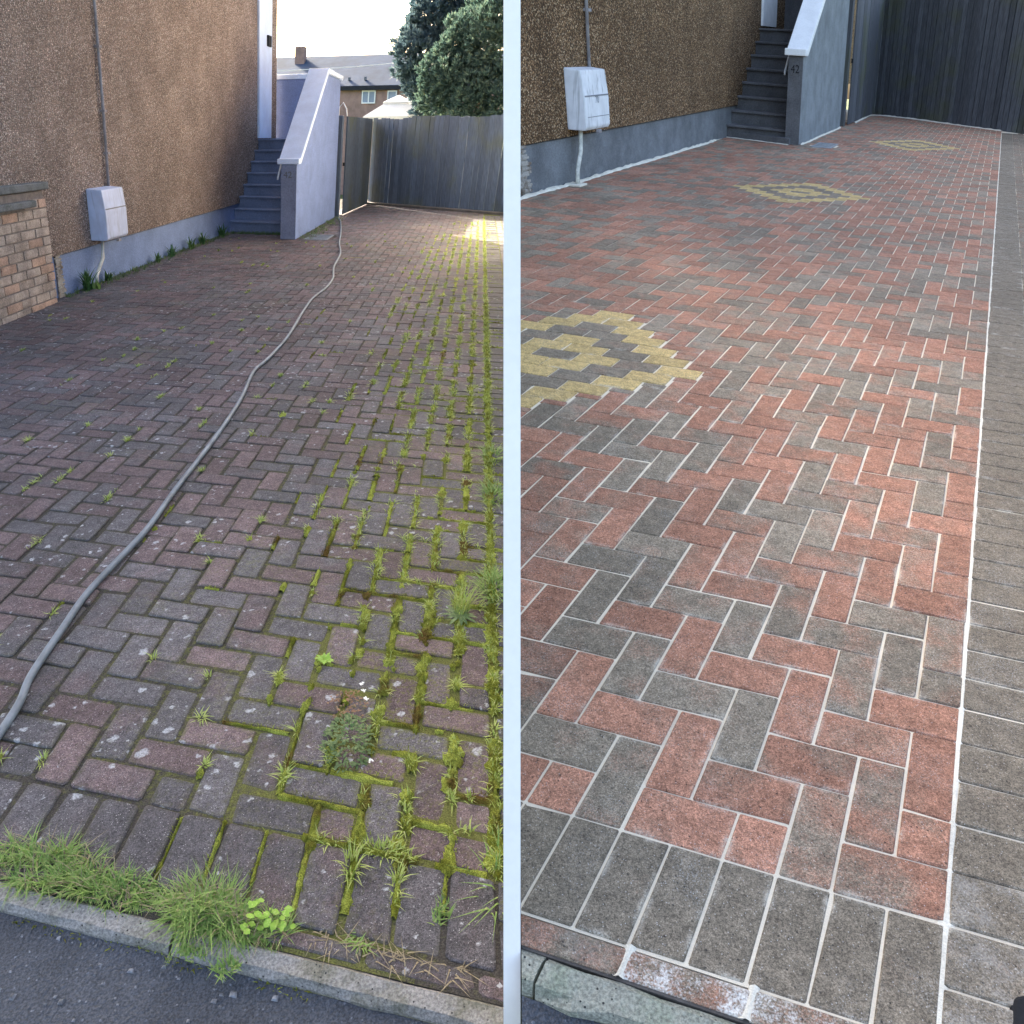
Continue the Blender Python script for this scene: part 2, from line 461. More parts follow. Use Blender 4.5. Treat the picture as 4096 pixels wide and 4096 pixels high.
class MB:
    """collects geometry in the local coordinates of a plot"""

    def __init__(s):
        s.v, s.f, s.c = [], [], []

    def add(s, vs, fs, col=None):
        b = len(s.v)
        s.v.extend(vs)
        s.f.extend([tuple(i + b for i in f) for f in fs])
        s.c.extend([col or (0, 0, 0)] * len(vs))

    def box(s, x0, x1, y0, y1, z0, z1, col=None):
        s.hexa([(x0, y0, z0), (x1, y0, z0), (x1, y1, z0), (x0, y1, z0), (x0, y0, z1), (x1, y0, z1), (x1, y1, z1), (x0, y1, z1)], col)

    def hexa(s, p, col=None):
        s.add(p, [(0, 3, 2, 1), (4, 5, 6, 7), (0, 1, 5, 4), (1, 2, 6, 5), (2, 3, 7, 6), (3, 0, 4, 7)], col)

    def prism(s, poly, a, b, axis):
        """polygon in the two other axes, extruded along axis"""
        n = len(poly)
        vs = []
        for t in (a, b):
            for p in poly:
                q = list(p)
                q.insert(axis, t)
                vs.append(tuple(q))
        fs = [tuple(range(n)), tuple(range(2 * n - 1, n - 1, -1))]
        fs += [(i, i + n, (i + 1) % n + n, (i + 1) % n) for i in range(n)]
        s.add(vs, fs)

    def tube(s, pts, r, n=8, cap=True):
        pts = [Vector(p) for p in pts]
        vs, fs = [], []
        for i, p in enumerate(pts):
            a = pts[max(0, i - 1)]
            b = pts[min(len(pts) - 1, i + 1)]
            d = (b - a).normalized()
            u = d.cross(Vector((0.13, 0.07, 1))) if abs(d.z) < 0.9 else d.cross(Vector((1, 0.1, 0)))
            u.normalize()
            w = d.cross(u)
            rr = r[i] if isinstance(r, (list, tuple)) else r
            for k in range(n):
                t = 2 * math.pi * k / n
                vs.append(tuple(p + u * (rr * math.cos(t)) + w * (rr * math.sin(t))))
        for i in range(len(pts) - 1):
            for k in range(n):
                fs.append((i * n + k, i * n + (k + 1) % n, (i + 1) * n + (k + 1) % n, (i + 1) * n + k))
        if cap:
            fs.append(tuple(range(n - 1, -1, -1)))
            fs.append(tuple((len(pts) - 1) * n + k for k in range(n)))
        s.add(vs, fs)

    def build(s, name, mat, plot, parent=None, bevel=0.0, smooth=False, attr=False, clip=True, rnd_edge=None):
        W = [plot.w(q) for q in s.v] if plot else [Vector(q) for q in s.v]
        if not W:
            return None
        need = clip and plot and any(p.x * plot.side < CLIP for p in W)
        bm = None
        me = bpy.data.meshes.new(name)
        if need or bevel:
            bm = bmesh.new()
            lay = bm.verts.layers.float_color.new('bcol') if attr else None
            bv = [bm.verts.new(p) for p in W]
            if attr:
                for x, cc in zip(bv, s.c):
                    x[lay] = (*cc, 1)
            for f in s.f:
                try:
                    bm.faces.new([bv[i] for i in f])
                except ValueError:
                    pass
            bmesh.ops.recalc_face_normals(bm, faces=bm.faces)
            if bevel:
                bmesh.ops.bevel(bm, geom=list(bm.edges), offset=bevel, segments=2, profile=0.6, affect='EDGES', clamp_overlap=True)
            if need:
                geom = list(bm.verts) + list(bm.edges) + list(bm.faces)
                bmesh.ops.bisect_plane(bm, geom=geom, dist=1e-6, plane_co=(plot.side * CLIP, 0, 0), plane_no=(-plot.side, 0, 0), clear_outer=True)
            if not bm.verts:
                bm.free()
                return None
            mn = Vector([min(v.co[i] for v in bm.verts) for i in range(3)])
            mx = Vector([max(v.co[i] for v in bm.verts) for i in range(3)])
            org = Vector(((mn.x + mx.x) / 2, (mn.y + mx.y) / 2, mn.z))
            for v in bm.verts:
                v.co -= org
            bm.to_mesh(me)
            bm.free()
        else:
            mn = Vector([min(v[i] for v in W) for i in range(3)])
            mx = Vector([max(v[i] for v in W) for i in range(3)])
            org = Vector(((mn.x + mx.x) / 2, (mn.y + mx.y) / 2, mn.z))
            me.from_pydata([p - org for p in W], [], s.f)
            if attr:
                a = me.attributes.new('bcol', 'FLOAT_COLOR', 'POINT')
                flat = []
                for cc in s.c:
                    flat.extend((*cc, 1))
                a.data.foreach_set('color', flat)
        me.materials.append(mat)
        if smooth:
            me.polygons.foreach_set('use_smooth', [True] * len(me.polygons))
        me.update()
        o = bpy.data.objects.new(name, me)
        C.objects.link(o)
        if parent:
            o.parent = parent
            p = parent
            acc = Vector((0, 0, 0))
            while p:
                acc += p.location
                p = p.parent
            o.location = org - acc
        else:
            o.location = org
        return o


def text_mesh(mb, body, origin, ux, uz, size, depth_vec):
    cu = bpy.data.curves.new('t', 'FONT')
    cu.body = body
    cu.size = size
    cu.resolution_u = 3
    ob = bpy.data.objects.new('t', cu)
    me = bpy.data.meshes.new_from_object(ob)
    o, ux, uz, d = Vector(origin), Vector(ux), Vector(uz), Vector(depth_vec)
    mb.add([tuple(o + ux * v.co.x + uz * v.co.y + d) for v in me.vertices], [tuple(p.vertices) for p in me.polygons])
    bpy.data.objects.remove(ob)
    bpy.data.curves.remove(cu)
    bpy.data.meshes.remove(me)


# ------------------------------------------------------------------ paving
def brick_geo(lx, ly, ch, cr, zt=0.0, zb=-0.6, jit=0.0, simple=False):
    """block with chamfered top edge and nipped corners, centred on 0,0"""
    hx, hy = lx / 2, ly / 2
    if simple:
        out = [(-hx, -hy), (hx, -hy), (hx, hy), (-hx, hy)]
    else:
        out = [(-hx + cr, -hy), (hx - cr, -hy), (hx, -hy + cr), (hx, hy - cr), (hx - cr, hy), (-hx + cr, hy), (-hx, hy - cr), (-hx, -hy + cr)]
    if jit:
        out = [(x + R.uniform(-jit, jit), y + R.uniform(-jit, jit)) for x, y in out]
    if not simple and R.random() < .3:
        i = R.randrange(8)
        k = R.uniform(.9, .97)
        out[i] = (out[i][0] * k, out[i][1] * k)
    n = len(out)
    vs = [(x, y, zb) for x, y in out] + [(x, y, zt - ch) for x, y in out]
    for x, y in out:
        vs.append((x - math.copysign(min(ch, abs(x)), x), y - math.copysign(min(ch, abs(y)), y), zt))
    rings = (0, n)
    if not simple:
        for x, y in out:
            vs.append((x - math.copysign(min(.16, abs(x)), x), y - math.copysign(min(.16, abs(y)), y), zt + .004))
        rings = (0, n, 2 * n)
    m_ = n * len(rings)
    fs = [tuple(range(m_, m_ + n))]
    for a in rings:
        fs += [(a + i, a + (i + 1) % n, a + n + (i + 1) % n, a + n + i) for i in range(n)]
    return vs, fs


def tri_area_weight(plot, x, y):
    p = plot.w((x, y, 0))
    return (p - cam.location).length


def in_view(plot, x, y, m=0.0):
    p = plot.w((x, y, 0)) - cam.location
    ca, sa = math.cos(math.radians(29.288)), math.sin(math.radians(29.288))
    zc = p.y * ca - p.z * sa
    yc = -p.y * sa - p.z * ca
    if zc < 0.1:
        return False
    px, py = 512 + 745 * p.x / zc, 512 + 745 * yc / zc
    return -m < px < 1024 + m and -m < py < 1024 + m


def rect_sub(r, holes):
    todo = [r]
    for h in holes:
        nxt = []
        for a in todo:
            x0, x1, y0, y1 = a
            hx0, hx1, hy0, hy1 = h
            if hx0 >= x1 or hx1 <= x0 or hy0 >= y1 or hy1 <= y0:
                nxt.append(a)
                continue
            if y0 < hy0:
                nxt.append((x0, x1, y0, hy0))
            if hy1 < y1:
                nxt.append((x0, x1, hy1, y1))
            ya, yb = max(y0, hy0), min(y1, hy1)
            if x0 < hx0:
                nxt.append((x0, hx0, ya, yb))
            if hx1 < x1:
                nxt.append((hx1, x1, ya, yb))
        todo = nxt
    return todo


# greyness (0 red .. 1 grey) of the nearest clean bricks, read off the photograph
TONE = {}
for it in ('H0,0 .38|V7,-1 .1|H8,0 .08|H4,0 .1|V3,-1 .1|V2,0 .65|V1,1 .52|H7,1 .95|V6,0 .88|V5,1 .15|V4,2 1|H3,1 .18|H2,2 .28|H1,3 .2|V0,2 .05|H-1,1 .25|'
           'H9,3 .38|V8,2 .1|H6,2 .1|V7,3 .88|H5,3 .95|V6,4 .1|H4,4 .15|H3,5 .2|V3,3 .1|V2,4 .66|V1,5 .88|H0,4 .05|V0,6 .6|H-1,5 .85|V9,1 .68|'
           'V10,4 .2|H10,6 .2|H8,4 .92|V9,5 .92|H7,5 .1|V8,6 .88|H6,6 .74|V7,7 .35|H5,7 .15|V5,5 .85|H4,8 .45|V4,6 .66|V3,7 .1|H2,6 .74|V2,8 .28|H1,7 .74|V1,9 .28|H0,8 .1|H-1,9 .1|V0,10 .1|'
           'H12,8 .38|V13,9 .2|V11,7 .32|H11,9 .7|V12,10 .28|H9,7 .9|V10,8 .1|H10,10 .15|H8,8 .9|V9,9 .92|H9,11 .2|H7,9 .1|V8,10 .15|V7,11 .92|H6,10 .34|V6,8 .2|V6,12 .1|H5,11 .92|V5,9 .88|H4,12 .72|V4,10 .85|H3,9 .44|H3,13 .55|V3,11 .32|H2,10 .2|H2,14 .2|V2,12 .15|H1,11 .52|V1,13 1|H0,12 .15|V0,14 .1|H-1,13 .1|'
           'H13,11 .62|V14,12 .2|H12,12 .1|V13,13 .9|V11,11 .82|H11,13 .88|V10,12 .9|H10,14 .15|H8,12 .15|V9,13 .92|V8,14 .38|H7,13 .2|V7,15 .15|H6,14 .1|H5,15 .32|V5,13 .92|H4,16 .92|V4,14 .15|H3,17 .15|V3,15 .2|V2,16 .15|H1,15 .85|V1,17 .8|H0,16 .62').split('|'):
    a, b = it.split()
    TONE[a] = float(b)

BACK_A = ((-25.2, 164.0), (8.0, 141.0))
BACK_B = ((-27.6, 174.0), (6.0, 152.0))


def back_y(back, x):
    (x0, y0), (x1, y1) = back
    return y0 + (x - x0) * (y1 - y0) / (x1 - x0)


def moss_amount(x, y):
    r = max(0.0, -x)
    m = math.exp(-r / 3.4) + 0.34 * math.exp(-r / 11)
    if y < 9:
        m += 0.35 * math.exp(-((r - 2) / 2.6) ** 2)
    m *= max(0.0, 1.0 - y / 175)
    if y > 60:
        m *= 0.75
    if y > 95 and r < 5:
        m = max(m, 0.6)
    if y < -0.1:
        m = 0.04 if r < 1.6 else 0.35 * math.exp(-((r - 3) / 2.2) ** 2) + 0.08
    return min(1.0, m)


joints = []     # (x0,y0,x1,y1) joint centre lines of the worn plot, for moss


def add_bricks(plot, is_b, rects, root, far_name, limit, gx, gy, mat_o, mat_a, back):
    """rects: (x0,x1,y0,y1,col). nearest become parts, rest one joined stuff part"""
    rects = [r for r in rects if plot.w(((r[0] + r[1]) / 2, (r[2] + r[3]) / 2, 0)).x * plot.side > -0.13]
    rects.sort(key=lambda r: tri_area_weight(plot, (r[0] + r[1]) / 2, (r[2] + r[3]) / 2))
    near, far = [], []
    for r in rects:
        if len(near) < limit and in_view(plot, (r[0] + r[1]) / 2, (r[2] + r[3]) / 2, 25):
            near.append(r)
        else:
            far.append(r)
    cache = {}
    ch, cr = (0.025, 0.022) if is_b else (0.035, 0.075)
    for (x0, x1, y0, y1, col) in near:
        cx, cy = (x0 + x1) / 2, (y0 + y1) / 2
        shr = 0.0
        if not is_b:
            m = moss_amount(cx, cy)
            shr = 0.14 * m if cy < 14 else 0.07 * m
        lx, ly = x1 - x0 - gx - shr, y1 - y0 - gy - shr
        key = (round(lx, 1), round(ly, 1), R.randrange(6), round(shr * 20))
        c0 = plot.w((cx, cy, 0))
        if c0.x * plot.side < -0.13:
            continue
        dz = R.uniform(-0.012, 0.012) if is_b else R.uniform(-0.05, 0.03)
        if abs(c0.x) < 0.14:
            mb = MB()
            vs, fs = brick_geo(lx, ly, ch, cr, 0, -0.5, 0.0 if is_b else 0.025)
            mb.add([(vx + cx, vy + cy, vz + dz) for vx, vy, vz in vs], fs)
            o = mb.build('brick', mat_o, plot, root)
            if o:
                o.color = (*col, 1)
            continue
        if key not in cache:
            me = bpy.data.meshes.new('brick')
            vs, fs = brick_geo(lx + R.uniform(-.02, .014), ly + R.uniform(-.012, .012), ch, cr, 0, -0.5, 0.009 if is_b else 0.03)
            me.from_pydata([plot.M @ Vector(v) for v in vs], [], fs)
            ea = me.attributes.new('edge', 'FLOAT', 'POINT')
            ea.data.foreach_set('value', [1.0] * 24 + [0.0] * 8)
            me.materials.append(mat_o)
            cache[key] = me
        o = bpy.data.objects.new('brick', cache[key])
        C.objects.link(o)
        o.parent = root
        j = 0.008 if is_b else 0.035
        o.location = plot.w((cx + R.uniform(-j, j), cy + R.uniform(-j, j), dz)) - root.location
        if not is_b:
            o.rotation_euler = (R.uniform(-.006, .006), R.uniform(-.006, .006), math.radians(R.uniform(-1.2, 1.2)))
        else:
            o.rotation_euler = (0, 0, math.radians(R.uniform(-.25, .25)))
        o.color = (*col, 1)
    if far:
        mb = MB()
        for (x0, x1, y0, y1, col) in far:
            cx, cy = (x0 + x1) / 2, (y0 + y1) / 2
            vs, fs = brick_geo(x1 - x0 - gx, y1 - y0 - gy, ch, cr, 0, -0.3, 0.0, True)
            dz = R.uniform(-0.012, 0.012) if is_b else R.uniform(-0.03, 0.02)
            jx, jy = (0, 0) if is_b else (R.uniform(-.03, .03), R.uniform(-.03, .03))
            mb.add([(vx + cx + jx, vy + cy + jy, vz + dz) for vx, vy, vz in vs], fs, col)
        o = mb.build(far_name, mat_a, plot, root, attr=True)
        if o:
            o['kind'] = 'stuff'


def rand_grey(is_b):
    if is_b:
        return R.uniform(0.05, 0.34) if R.random() < 0.56 else R.uniform(0.62, 0.97)
    return R.uniform(0.05, 0.4) if R.random() < 0.5 else R.uniform(0.6, 1.0)


def pave(plot, is_b):
    back = BACK_B if is_b else BACK_A
    sfx = 'B' if is_b else 'A'
    # bed with the joint filling on top (top a few mm under the brick faces)
    zj = -0.035 if is_b else -0.05
    bed = MB()
    if is_b:
        bed.hexa([(-41.5, -1.885, -3), (5.02, -1.885, -3), (5.02, 156, -3), (-41.5, 186, -3), (-41.5, -1.885, zj), (5.02, -1.885, zj), (5.02, 156, zj), (-41.5, 186, zj)])
        root = bed.build('paved_driveway', M['sandB'], plot)
        tag(root, 'clean red and grey block driveway with white sand joints, right of the divider', kind='structure')
    else:
        xs = [-41.5 + i * 0.75 for i in range(68)]
        ys = [-2.55 + i * 0.75 for i in range(60)] + [42.5 + i * 3 for i in range(46)]
        nx = len(xs)
        vs, cs = [], []
        for y in ys:
            for x in xs:
                vs.append((x, y, zj))
                cs.append((moss_amount(x, y) * 0.8, 0, 0))
        fs = [(j * nx + i, j * nx + i + 1, (j + 1) * nx + i + 1, (j + 1) * nx + i) for j in range(len(ys) - 1) for i in range(nx - 1)]
        bed.v, bed.f, bed.c = vs, fs, cs
        root = bed.build('paved_driveway', M['soilA'], plot, attr=True)
        tag(root, 'old weathered block driveway with moss and grass in its joints', kind='structure')
        sk = MB()
        sk.hexa([(-41.5, -2.55, -3), (8.8, -2.55, -3), (8.8, 145, -3), (-41.5, 175, -3), (-41.5, -2.55, -.12), (8.8, -2.55, -.12), (8.8, 145, -.12), (-41.5, 175, -.12)])
        sk.build('bedding', M['skirt'], plot, root)
    # diamonds laid in stretcher rows
    dia = []
    holes = []
    if is_b:
        for (uc, vc, ry) in ((19.1, 20.88, 1.0), (19.0, 68.4, 0.92), (12.9, 119.0, 1.15)):
            for k in range(-6, 7):
                hw = 7 - abs(k)
                y0, y1 = vc + (k - .5) * ry, vc + (k + .5) * ry
                holes.append((-uc - hw, -uc + hw, y0, y1))
                for i in range(hw):
                    a = -uc - hw + 2 * i
                    d = round(abs(a + 1 + uc) + abs(k))
                    grey = d in (0, 4)
                    dia.append((a, a + 2, y0, y1, (R.uniform(.9, 1.0), R.uniform(0, .5), 0.0) if grey else (0.5, R.uniform(.2, .9), 1.0)))
    rects = list(dia)
    for v in range(-3, 186):
        for u in range(-2, 44):
            if (u + v) % 4 == 0:
                r, key = (-u - 2, -u, v, v + 1), 'H%d,%d' % (u, v)
            elif (u + v) % 4 == 2:
                r, key = (-u - 1, -u, v, v + 2), 'V%d,%d' % (u, v)
            else:
                continue
            x0, x1, y0, y1 = max(r[0], -41.4), min(r[1], 0), max(r[2], 0), r[3]
            if x1 - x0 < 0.3 or y1 - y0 < 0.3:
                continue
            cx, cy = (x0 + x1) / 2, (y0 + y1) / 2
            if cy > back_y(back, cx) + 1 or (cx < -29 and cy > 112):
                continue
            hs = [h for h in holes if h[0] < x1 and h[1] > x0 and h[2] < y1 and h[3] > y0]
            for (a, b, c, d) in rect_sub((x0, x1, y0, y1), hs):
                if b - a < 0.2 or d - c < 0.2:
                    continue
                g = TONE.get(key) if is_b else None
                if g is None:
                    g = rand_grey(is_b)
                tone = R.random()
                third = 0.0 if is_b else moss_amount(cx, cy) * R.uniform(.2, .8)
                rects.append((a, b, c, d, (g, tone, third)))
                if not is_b:
                    joints.append((b, c, b, d))
                    joints.append((a, c, b, c))
    # drain openings
    hole = (-26.4, -23.4, 105.5, 111.5) if is_b else (-26.2, -22.4, 101.0, 107.0)
    rects = [r for r in rects if not (hole[0] < (r[0] + r[1]) / 2 < hole[1] and hole[2] < (r[2] + r[3]) / 2 < hole[3])]
    gx, gy = (0.060, 0.036) if is_b else (0.075, 0.055)
    add_bricks(plot, is_b, rects, root, 'paving_bricks', 298, gx, gy, M['brick%s_o' % sfx], M['brick%s_a' % sfx], back)

    # border: soldier course at the kerb, strip along the right side, stretcher edging
    br = MB()
    if is_b:
        br.box(-41.4, 5.0, -2.36, -1.9, -2.9, -0.05)
    else:
        br.box(-41.4, 8.7, -2.54, -2.04, -2.9, -0.5)
    broot = br.build('border_course', M['skirt'], plot)
    tag(broot, 'grey soldier course and edging round the %s driveway' % ('clean' if is_b else 'mossy'), kind='structure')
    b = []
    for i in range(0, 41):
        g = R.uniform(1.05, 1.3) if is_b else R.uniform(.6, 1.0)
        b.append((-i - 1.0, -i - 0.0, -1.86 if is_b else -2.0, 0.0, (g, R.uniform(-1.15, -.8) if is_b else R.uniform(-.1, .5), 0.0 if is_b else moss_amount(-i - .5, -1) * .4)))  # clean soldiers darkened in tone to carry shade at the near end
    ymax = 152 if is_b else 142
    for j in range(-2, ymax):
        g = R.uniform(1.0, 1.3)
        y0 = j * 1.0
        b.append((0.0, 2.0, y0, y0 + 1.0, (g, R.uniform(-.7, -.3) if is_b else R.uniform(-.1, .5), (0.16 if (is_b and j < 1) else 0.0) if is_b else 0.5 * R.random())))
    lim = 280
    # outer rows past the strip, so the paving runs out of the frame
    for j in range(-1, int(ymax / 2)):
        for q in range(3):
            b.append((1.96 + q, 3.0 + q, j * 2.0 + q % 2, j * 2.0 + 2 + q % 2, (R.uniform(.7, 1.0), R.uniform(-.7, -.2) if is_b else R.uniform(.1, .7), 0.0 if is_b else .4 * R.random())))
    off = -0.75 if is_b else -0.4
    for i in range(21):
        x1 = off - 2.1 * (i - 1)
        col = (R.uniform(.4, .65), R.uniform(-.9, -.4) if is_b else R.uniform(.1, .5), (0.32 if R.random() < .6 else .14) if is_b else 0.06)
        b.append((x1 - 2.1, x1, -2.34 if is_b else -2.5, -1.89 if is_b else -2.03, col))
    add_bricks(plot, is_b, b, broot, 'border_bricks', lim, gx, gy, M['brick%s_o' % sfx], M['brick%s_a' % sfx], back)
    return root, broot


driveA, borderA = pave(PA, False)
driveB, borderB = pave(PB, True)


def kerb_and_road(plot, is_b):
    mk = M['kerbB'] if is_b else M['kerbA']
    dy = 0.17 if is_b else 0.0
    k = MB()
    k.box(-42, 9, -3.02 + dy, -2.56 + dy, -3, -1.4)
    root = k.build('kerb', M['skirt'], plot)
    tag(root, 'dropped concrete kerb at the foot of the %s driveway' % ('clean' if is_b else 'mossy'), kind='structure')
    L = 9.1
    x = 12.0 if not is_b else 2.9
    x -= 0.0
    while x > -43:
        s = MB()
        x0 = x - L + 0.06
        n = 14
        vs, fs = [], []
        for i in range(n + 1):
            t = x0 + (x - x0) * i / n
            j = lambda: R.uniform(-.03, .03) * (1.9 if is_b else 1.0)
            vs += [(t, -3.04 + j(), -1.4), (t, -3.03 + j(), -0.22 + j()), (t, -2.94 + j() * .6, -0.06 + j() * .6), (t, -2.62 + j() * .6, -0.02 + j() * .4), (t, -2.55 + j() * .6, -0.08), (t, -2.55, -1.4)]
        for i in range(n):
            for q in range(5):
                fs.append((i * 6 + q, (i + 1) * 6 + q, (i + 1) * 6 + q + 1, i * 6 + q + 1))
        fs += [(0, 1, 2, 3, 4, 5), tuple(n * 6 + q for q in (5, 4, 3, 2, 1, 0))]
        s.add([(a_, b_ + dy, c_) for a_, b_, c_ in vs], fs)
        s.build('kerb_stone', mk, plot, root)
        x -= L
    r = MB()
    n = 24
    xs = [-60 + 69 * i / n for i in range(n + 1)]
    ys = [-3.03, -3.3, -3.7, -4.2, -5, -7, -12, -24, -50]
    vs = [(xx, yy + dy, -0.34 + (0.05 * (1 if q == 0 else 0)) + 0.03 * noise.noise(Vector((xx, yy, 0)))) for q, yy in enumerate(ys) for xx in xs]
    fs = [(j * (n + 1) + i + 1, j * (n + 1) + i, (j + 1) * (n + 1) + i, (j + 1) * (n + 1) + i + 1) for j in range(len(ys) - 1) for i in range(n)]
    r.add(vs, fs)
    ro = r.build('road', M['asphaltA'], plot, smooth=True)
    tag(ro, 'dark asphalt road in front of the %s driveway' % ('clean' if is_b else 'mossy'), kind='structure')


kerb_and_road(PA, False)
kerb_and_road(PB, True)

# verge beyond the clean plot
mb = MB()
nv = 12
vsv = [(5.03 + 70 * (i / nv) ** 2, -2.3 + 230 * j / nv, -.02 + .35 * noise.noise(Vector((i * 1.3, j * 1.7, 3))) * (i > 0)) for j in range(nv + 1) for i in range(nv + 1)]
mb.add(vsv, [(j * (nv + 1) + i, j * (nv + 1) + i + 1, (j + 1) * (nv + 1) + i + 1, (j + 1) * (nv + 1) + i) for j in range(nv) for i in range(nv)])
tag(mb.build('grass_verge', M['ground'], PB, smooth=True), 'grassy verge past the outer rows of the clean paving', kind='structure')

# wide rough ground under and round everything
g = MB()
S = 900
g.add([(-S, -S, -3.2), (S, -S, -3.2), (S, S, -3.2), (-S, S, -3.2)], [(0, 1, 2, 3)])
tag(g.build('ground', M['ground'], None), 'rough grassy ground beyond the plots', kind='structure')

# ------------------------------------------------------------------ divider between the two plots
cy, sy = math.cos(math.radians(29.288)), math.sin(math.radians(29.288))


def end_y(zr):
    return (1.218 + zr * sy) / cy


d = MB()
prof = [(end_y(-1.75), CAM_Z - 1.75), (end_y(0.17), CAM_Z + 0.17), (22.0, CAM_Z + 0.17), (22.0, CAM_Z - 3.2), (end_y(-1.75) + .02, CAM_Z - 3.2)]
d.prism(prof, -0.0139, 0.0139, 0)
tag(d.build('divider_panel', M['panel'], None), 'tall thin white divider panel standing edge-on between the mossy and the clean driveway', 'divider')


# ------------------------------------------------------------------ houses, stairs, gates, fences
def house(plot, is_b):
    k = 'B' if is_b else 'A'
    yend = 225 if is_b else 137  # clean-plot house prolonged out of view to keep sun off its drive
    y0 = 46.0 if is_b else 20.0
    base = plot.w((-40, 80, 0))
    zp = 3.62 if is_b else 4.0
    t = empty('house', base, 'brown roughcast house with slate grey plinth beside the clean driveway' if is_b else 'brown roughcast house with blue grey plinth beside the mossy driveway', 'house', 'roughcast houses beside the driveways')
    w = MB()
    xb = -47 if is_b else -75
    ht = 40 if is_b else 60  # unseen heights chosen for where the house shadows fall
    w.box(xb, -39.72, y0, yend, zp, ht)
    w.build('wall', M['wall' + k], plot, t)
    p = MB()
    # painted plinth with a little unevenness along its length
    n = 60
    ye = 137 if not is_b else 200
    vs, fs = [], []
    for i in range(n + 1):
        yy = (y0 + 4 if not is_b else y0) + (ye - y0) * i / n
        q = 0.05 * noise.noise(Vector((yy * .4, 3, 0)))
        vs += [(-41, yy, -1), (-40 + q, yy, -1), (-40 + q, yy, zp - .12 + 0.06 * noise.noise(Vector((yy * .7, 9, 0)))), (-41, yy, zp + .03)]
    for i in range(n):
        for a in range(4):
            fs.append((i * 4 + a, i * 4 + (a + 1) % 4, (i + 1) * 4 + (a + 1) % 4, (i + 1) * 4 + a))
    fs += [(3, 2, 1, 0), (n * 4, n * 4 + 1, n * 4 + 2, n * 4 + 3)]
    p.add(vs, fs)
    p.build('plinth', M['plinth' + k], plot, t)
    r = MB()
    if is_b:
        r.box(-49, -38.9, 46, 226, ht, ht + 1)
    else:
        r.prism([(-77, ht - 1), (-38.6, ht - 1), (-57, ht + 14)], 18, 139, 1)
    r.build('roof', M['roof'], plot, t)
    # door frame on the wall at the head of the stair, with a small black bell box
    fz = 12.9 if is_b else 13.7
    f = MB()
    f.box(-39.75, -39.35, 124.0, 132.2, fz, 36)
    fr = f.build('door_frame', M['white' if is_b else 'whiteA'], plot, t, bevel=0.006)
    bx = MB()
    bx.box(-39.36, -39.0, 128.6, 130.6, 27.8, 29.4)
    bx.build('bell_box', M['black'], plot, fr, bevel=0.004)
    if is_b:
        v = MB()
        for i in range(3):
            v.box(-40.06, -39.93, 93.2, 95.2, 2.0 + i * .28, 2.2 + i * .28)
        v.box(-40.08, -39.97, 93.0, 95.4, 1.9, 2.85)
        v.build('air_brick', M['plinthB'], plot, t)
        e = MB()
        for i in range(26):
            z = -.2 + i * .15
            e.box(-40.1, -39.84 + R.uniform(-.1, .12), 52.2 + R.uniform(-.3, .1), 53.6 + R.uniform(-.5, .5), z, z + .17)
        e.build('broken_render_edge', M['rough_edge'], plot, t)
    else:
        e = MB()
        for i in range(26):
            z = -.2 + i * .16
            e.box(-40.3, -39.86 + R.uniform(-.1, .1), 53.3, 54.4 + R.uniform(-.3, .3), z, z + .18)
        e.build('broken_render_edge', M['rough_edge'], plot, t)
    return t


house(PA, False)
house(PB, True)


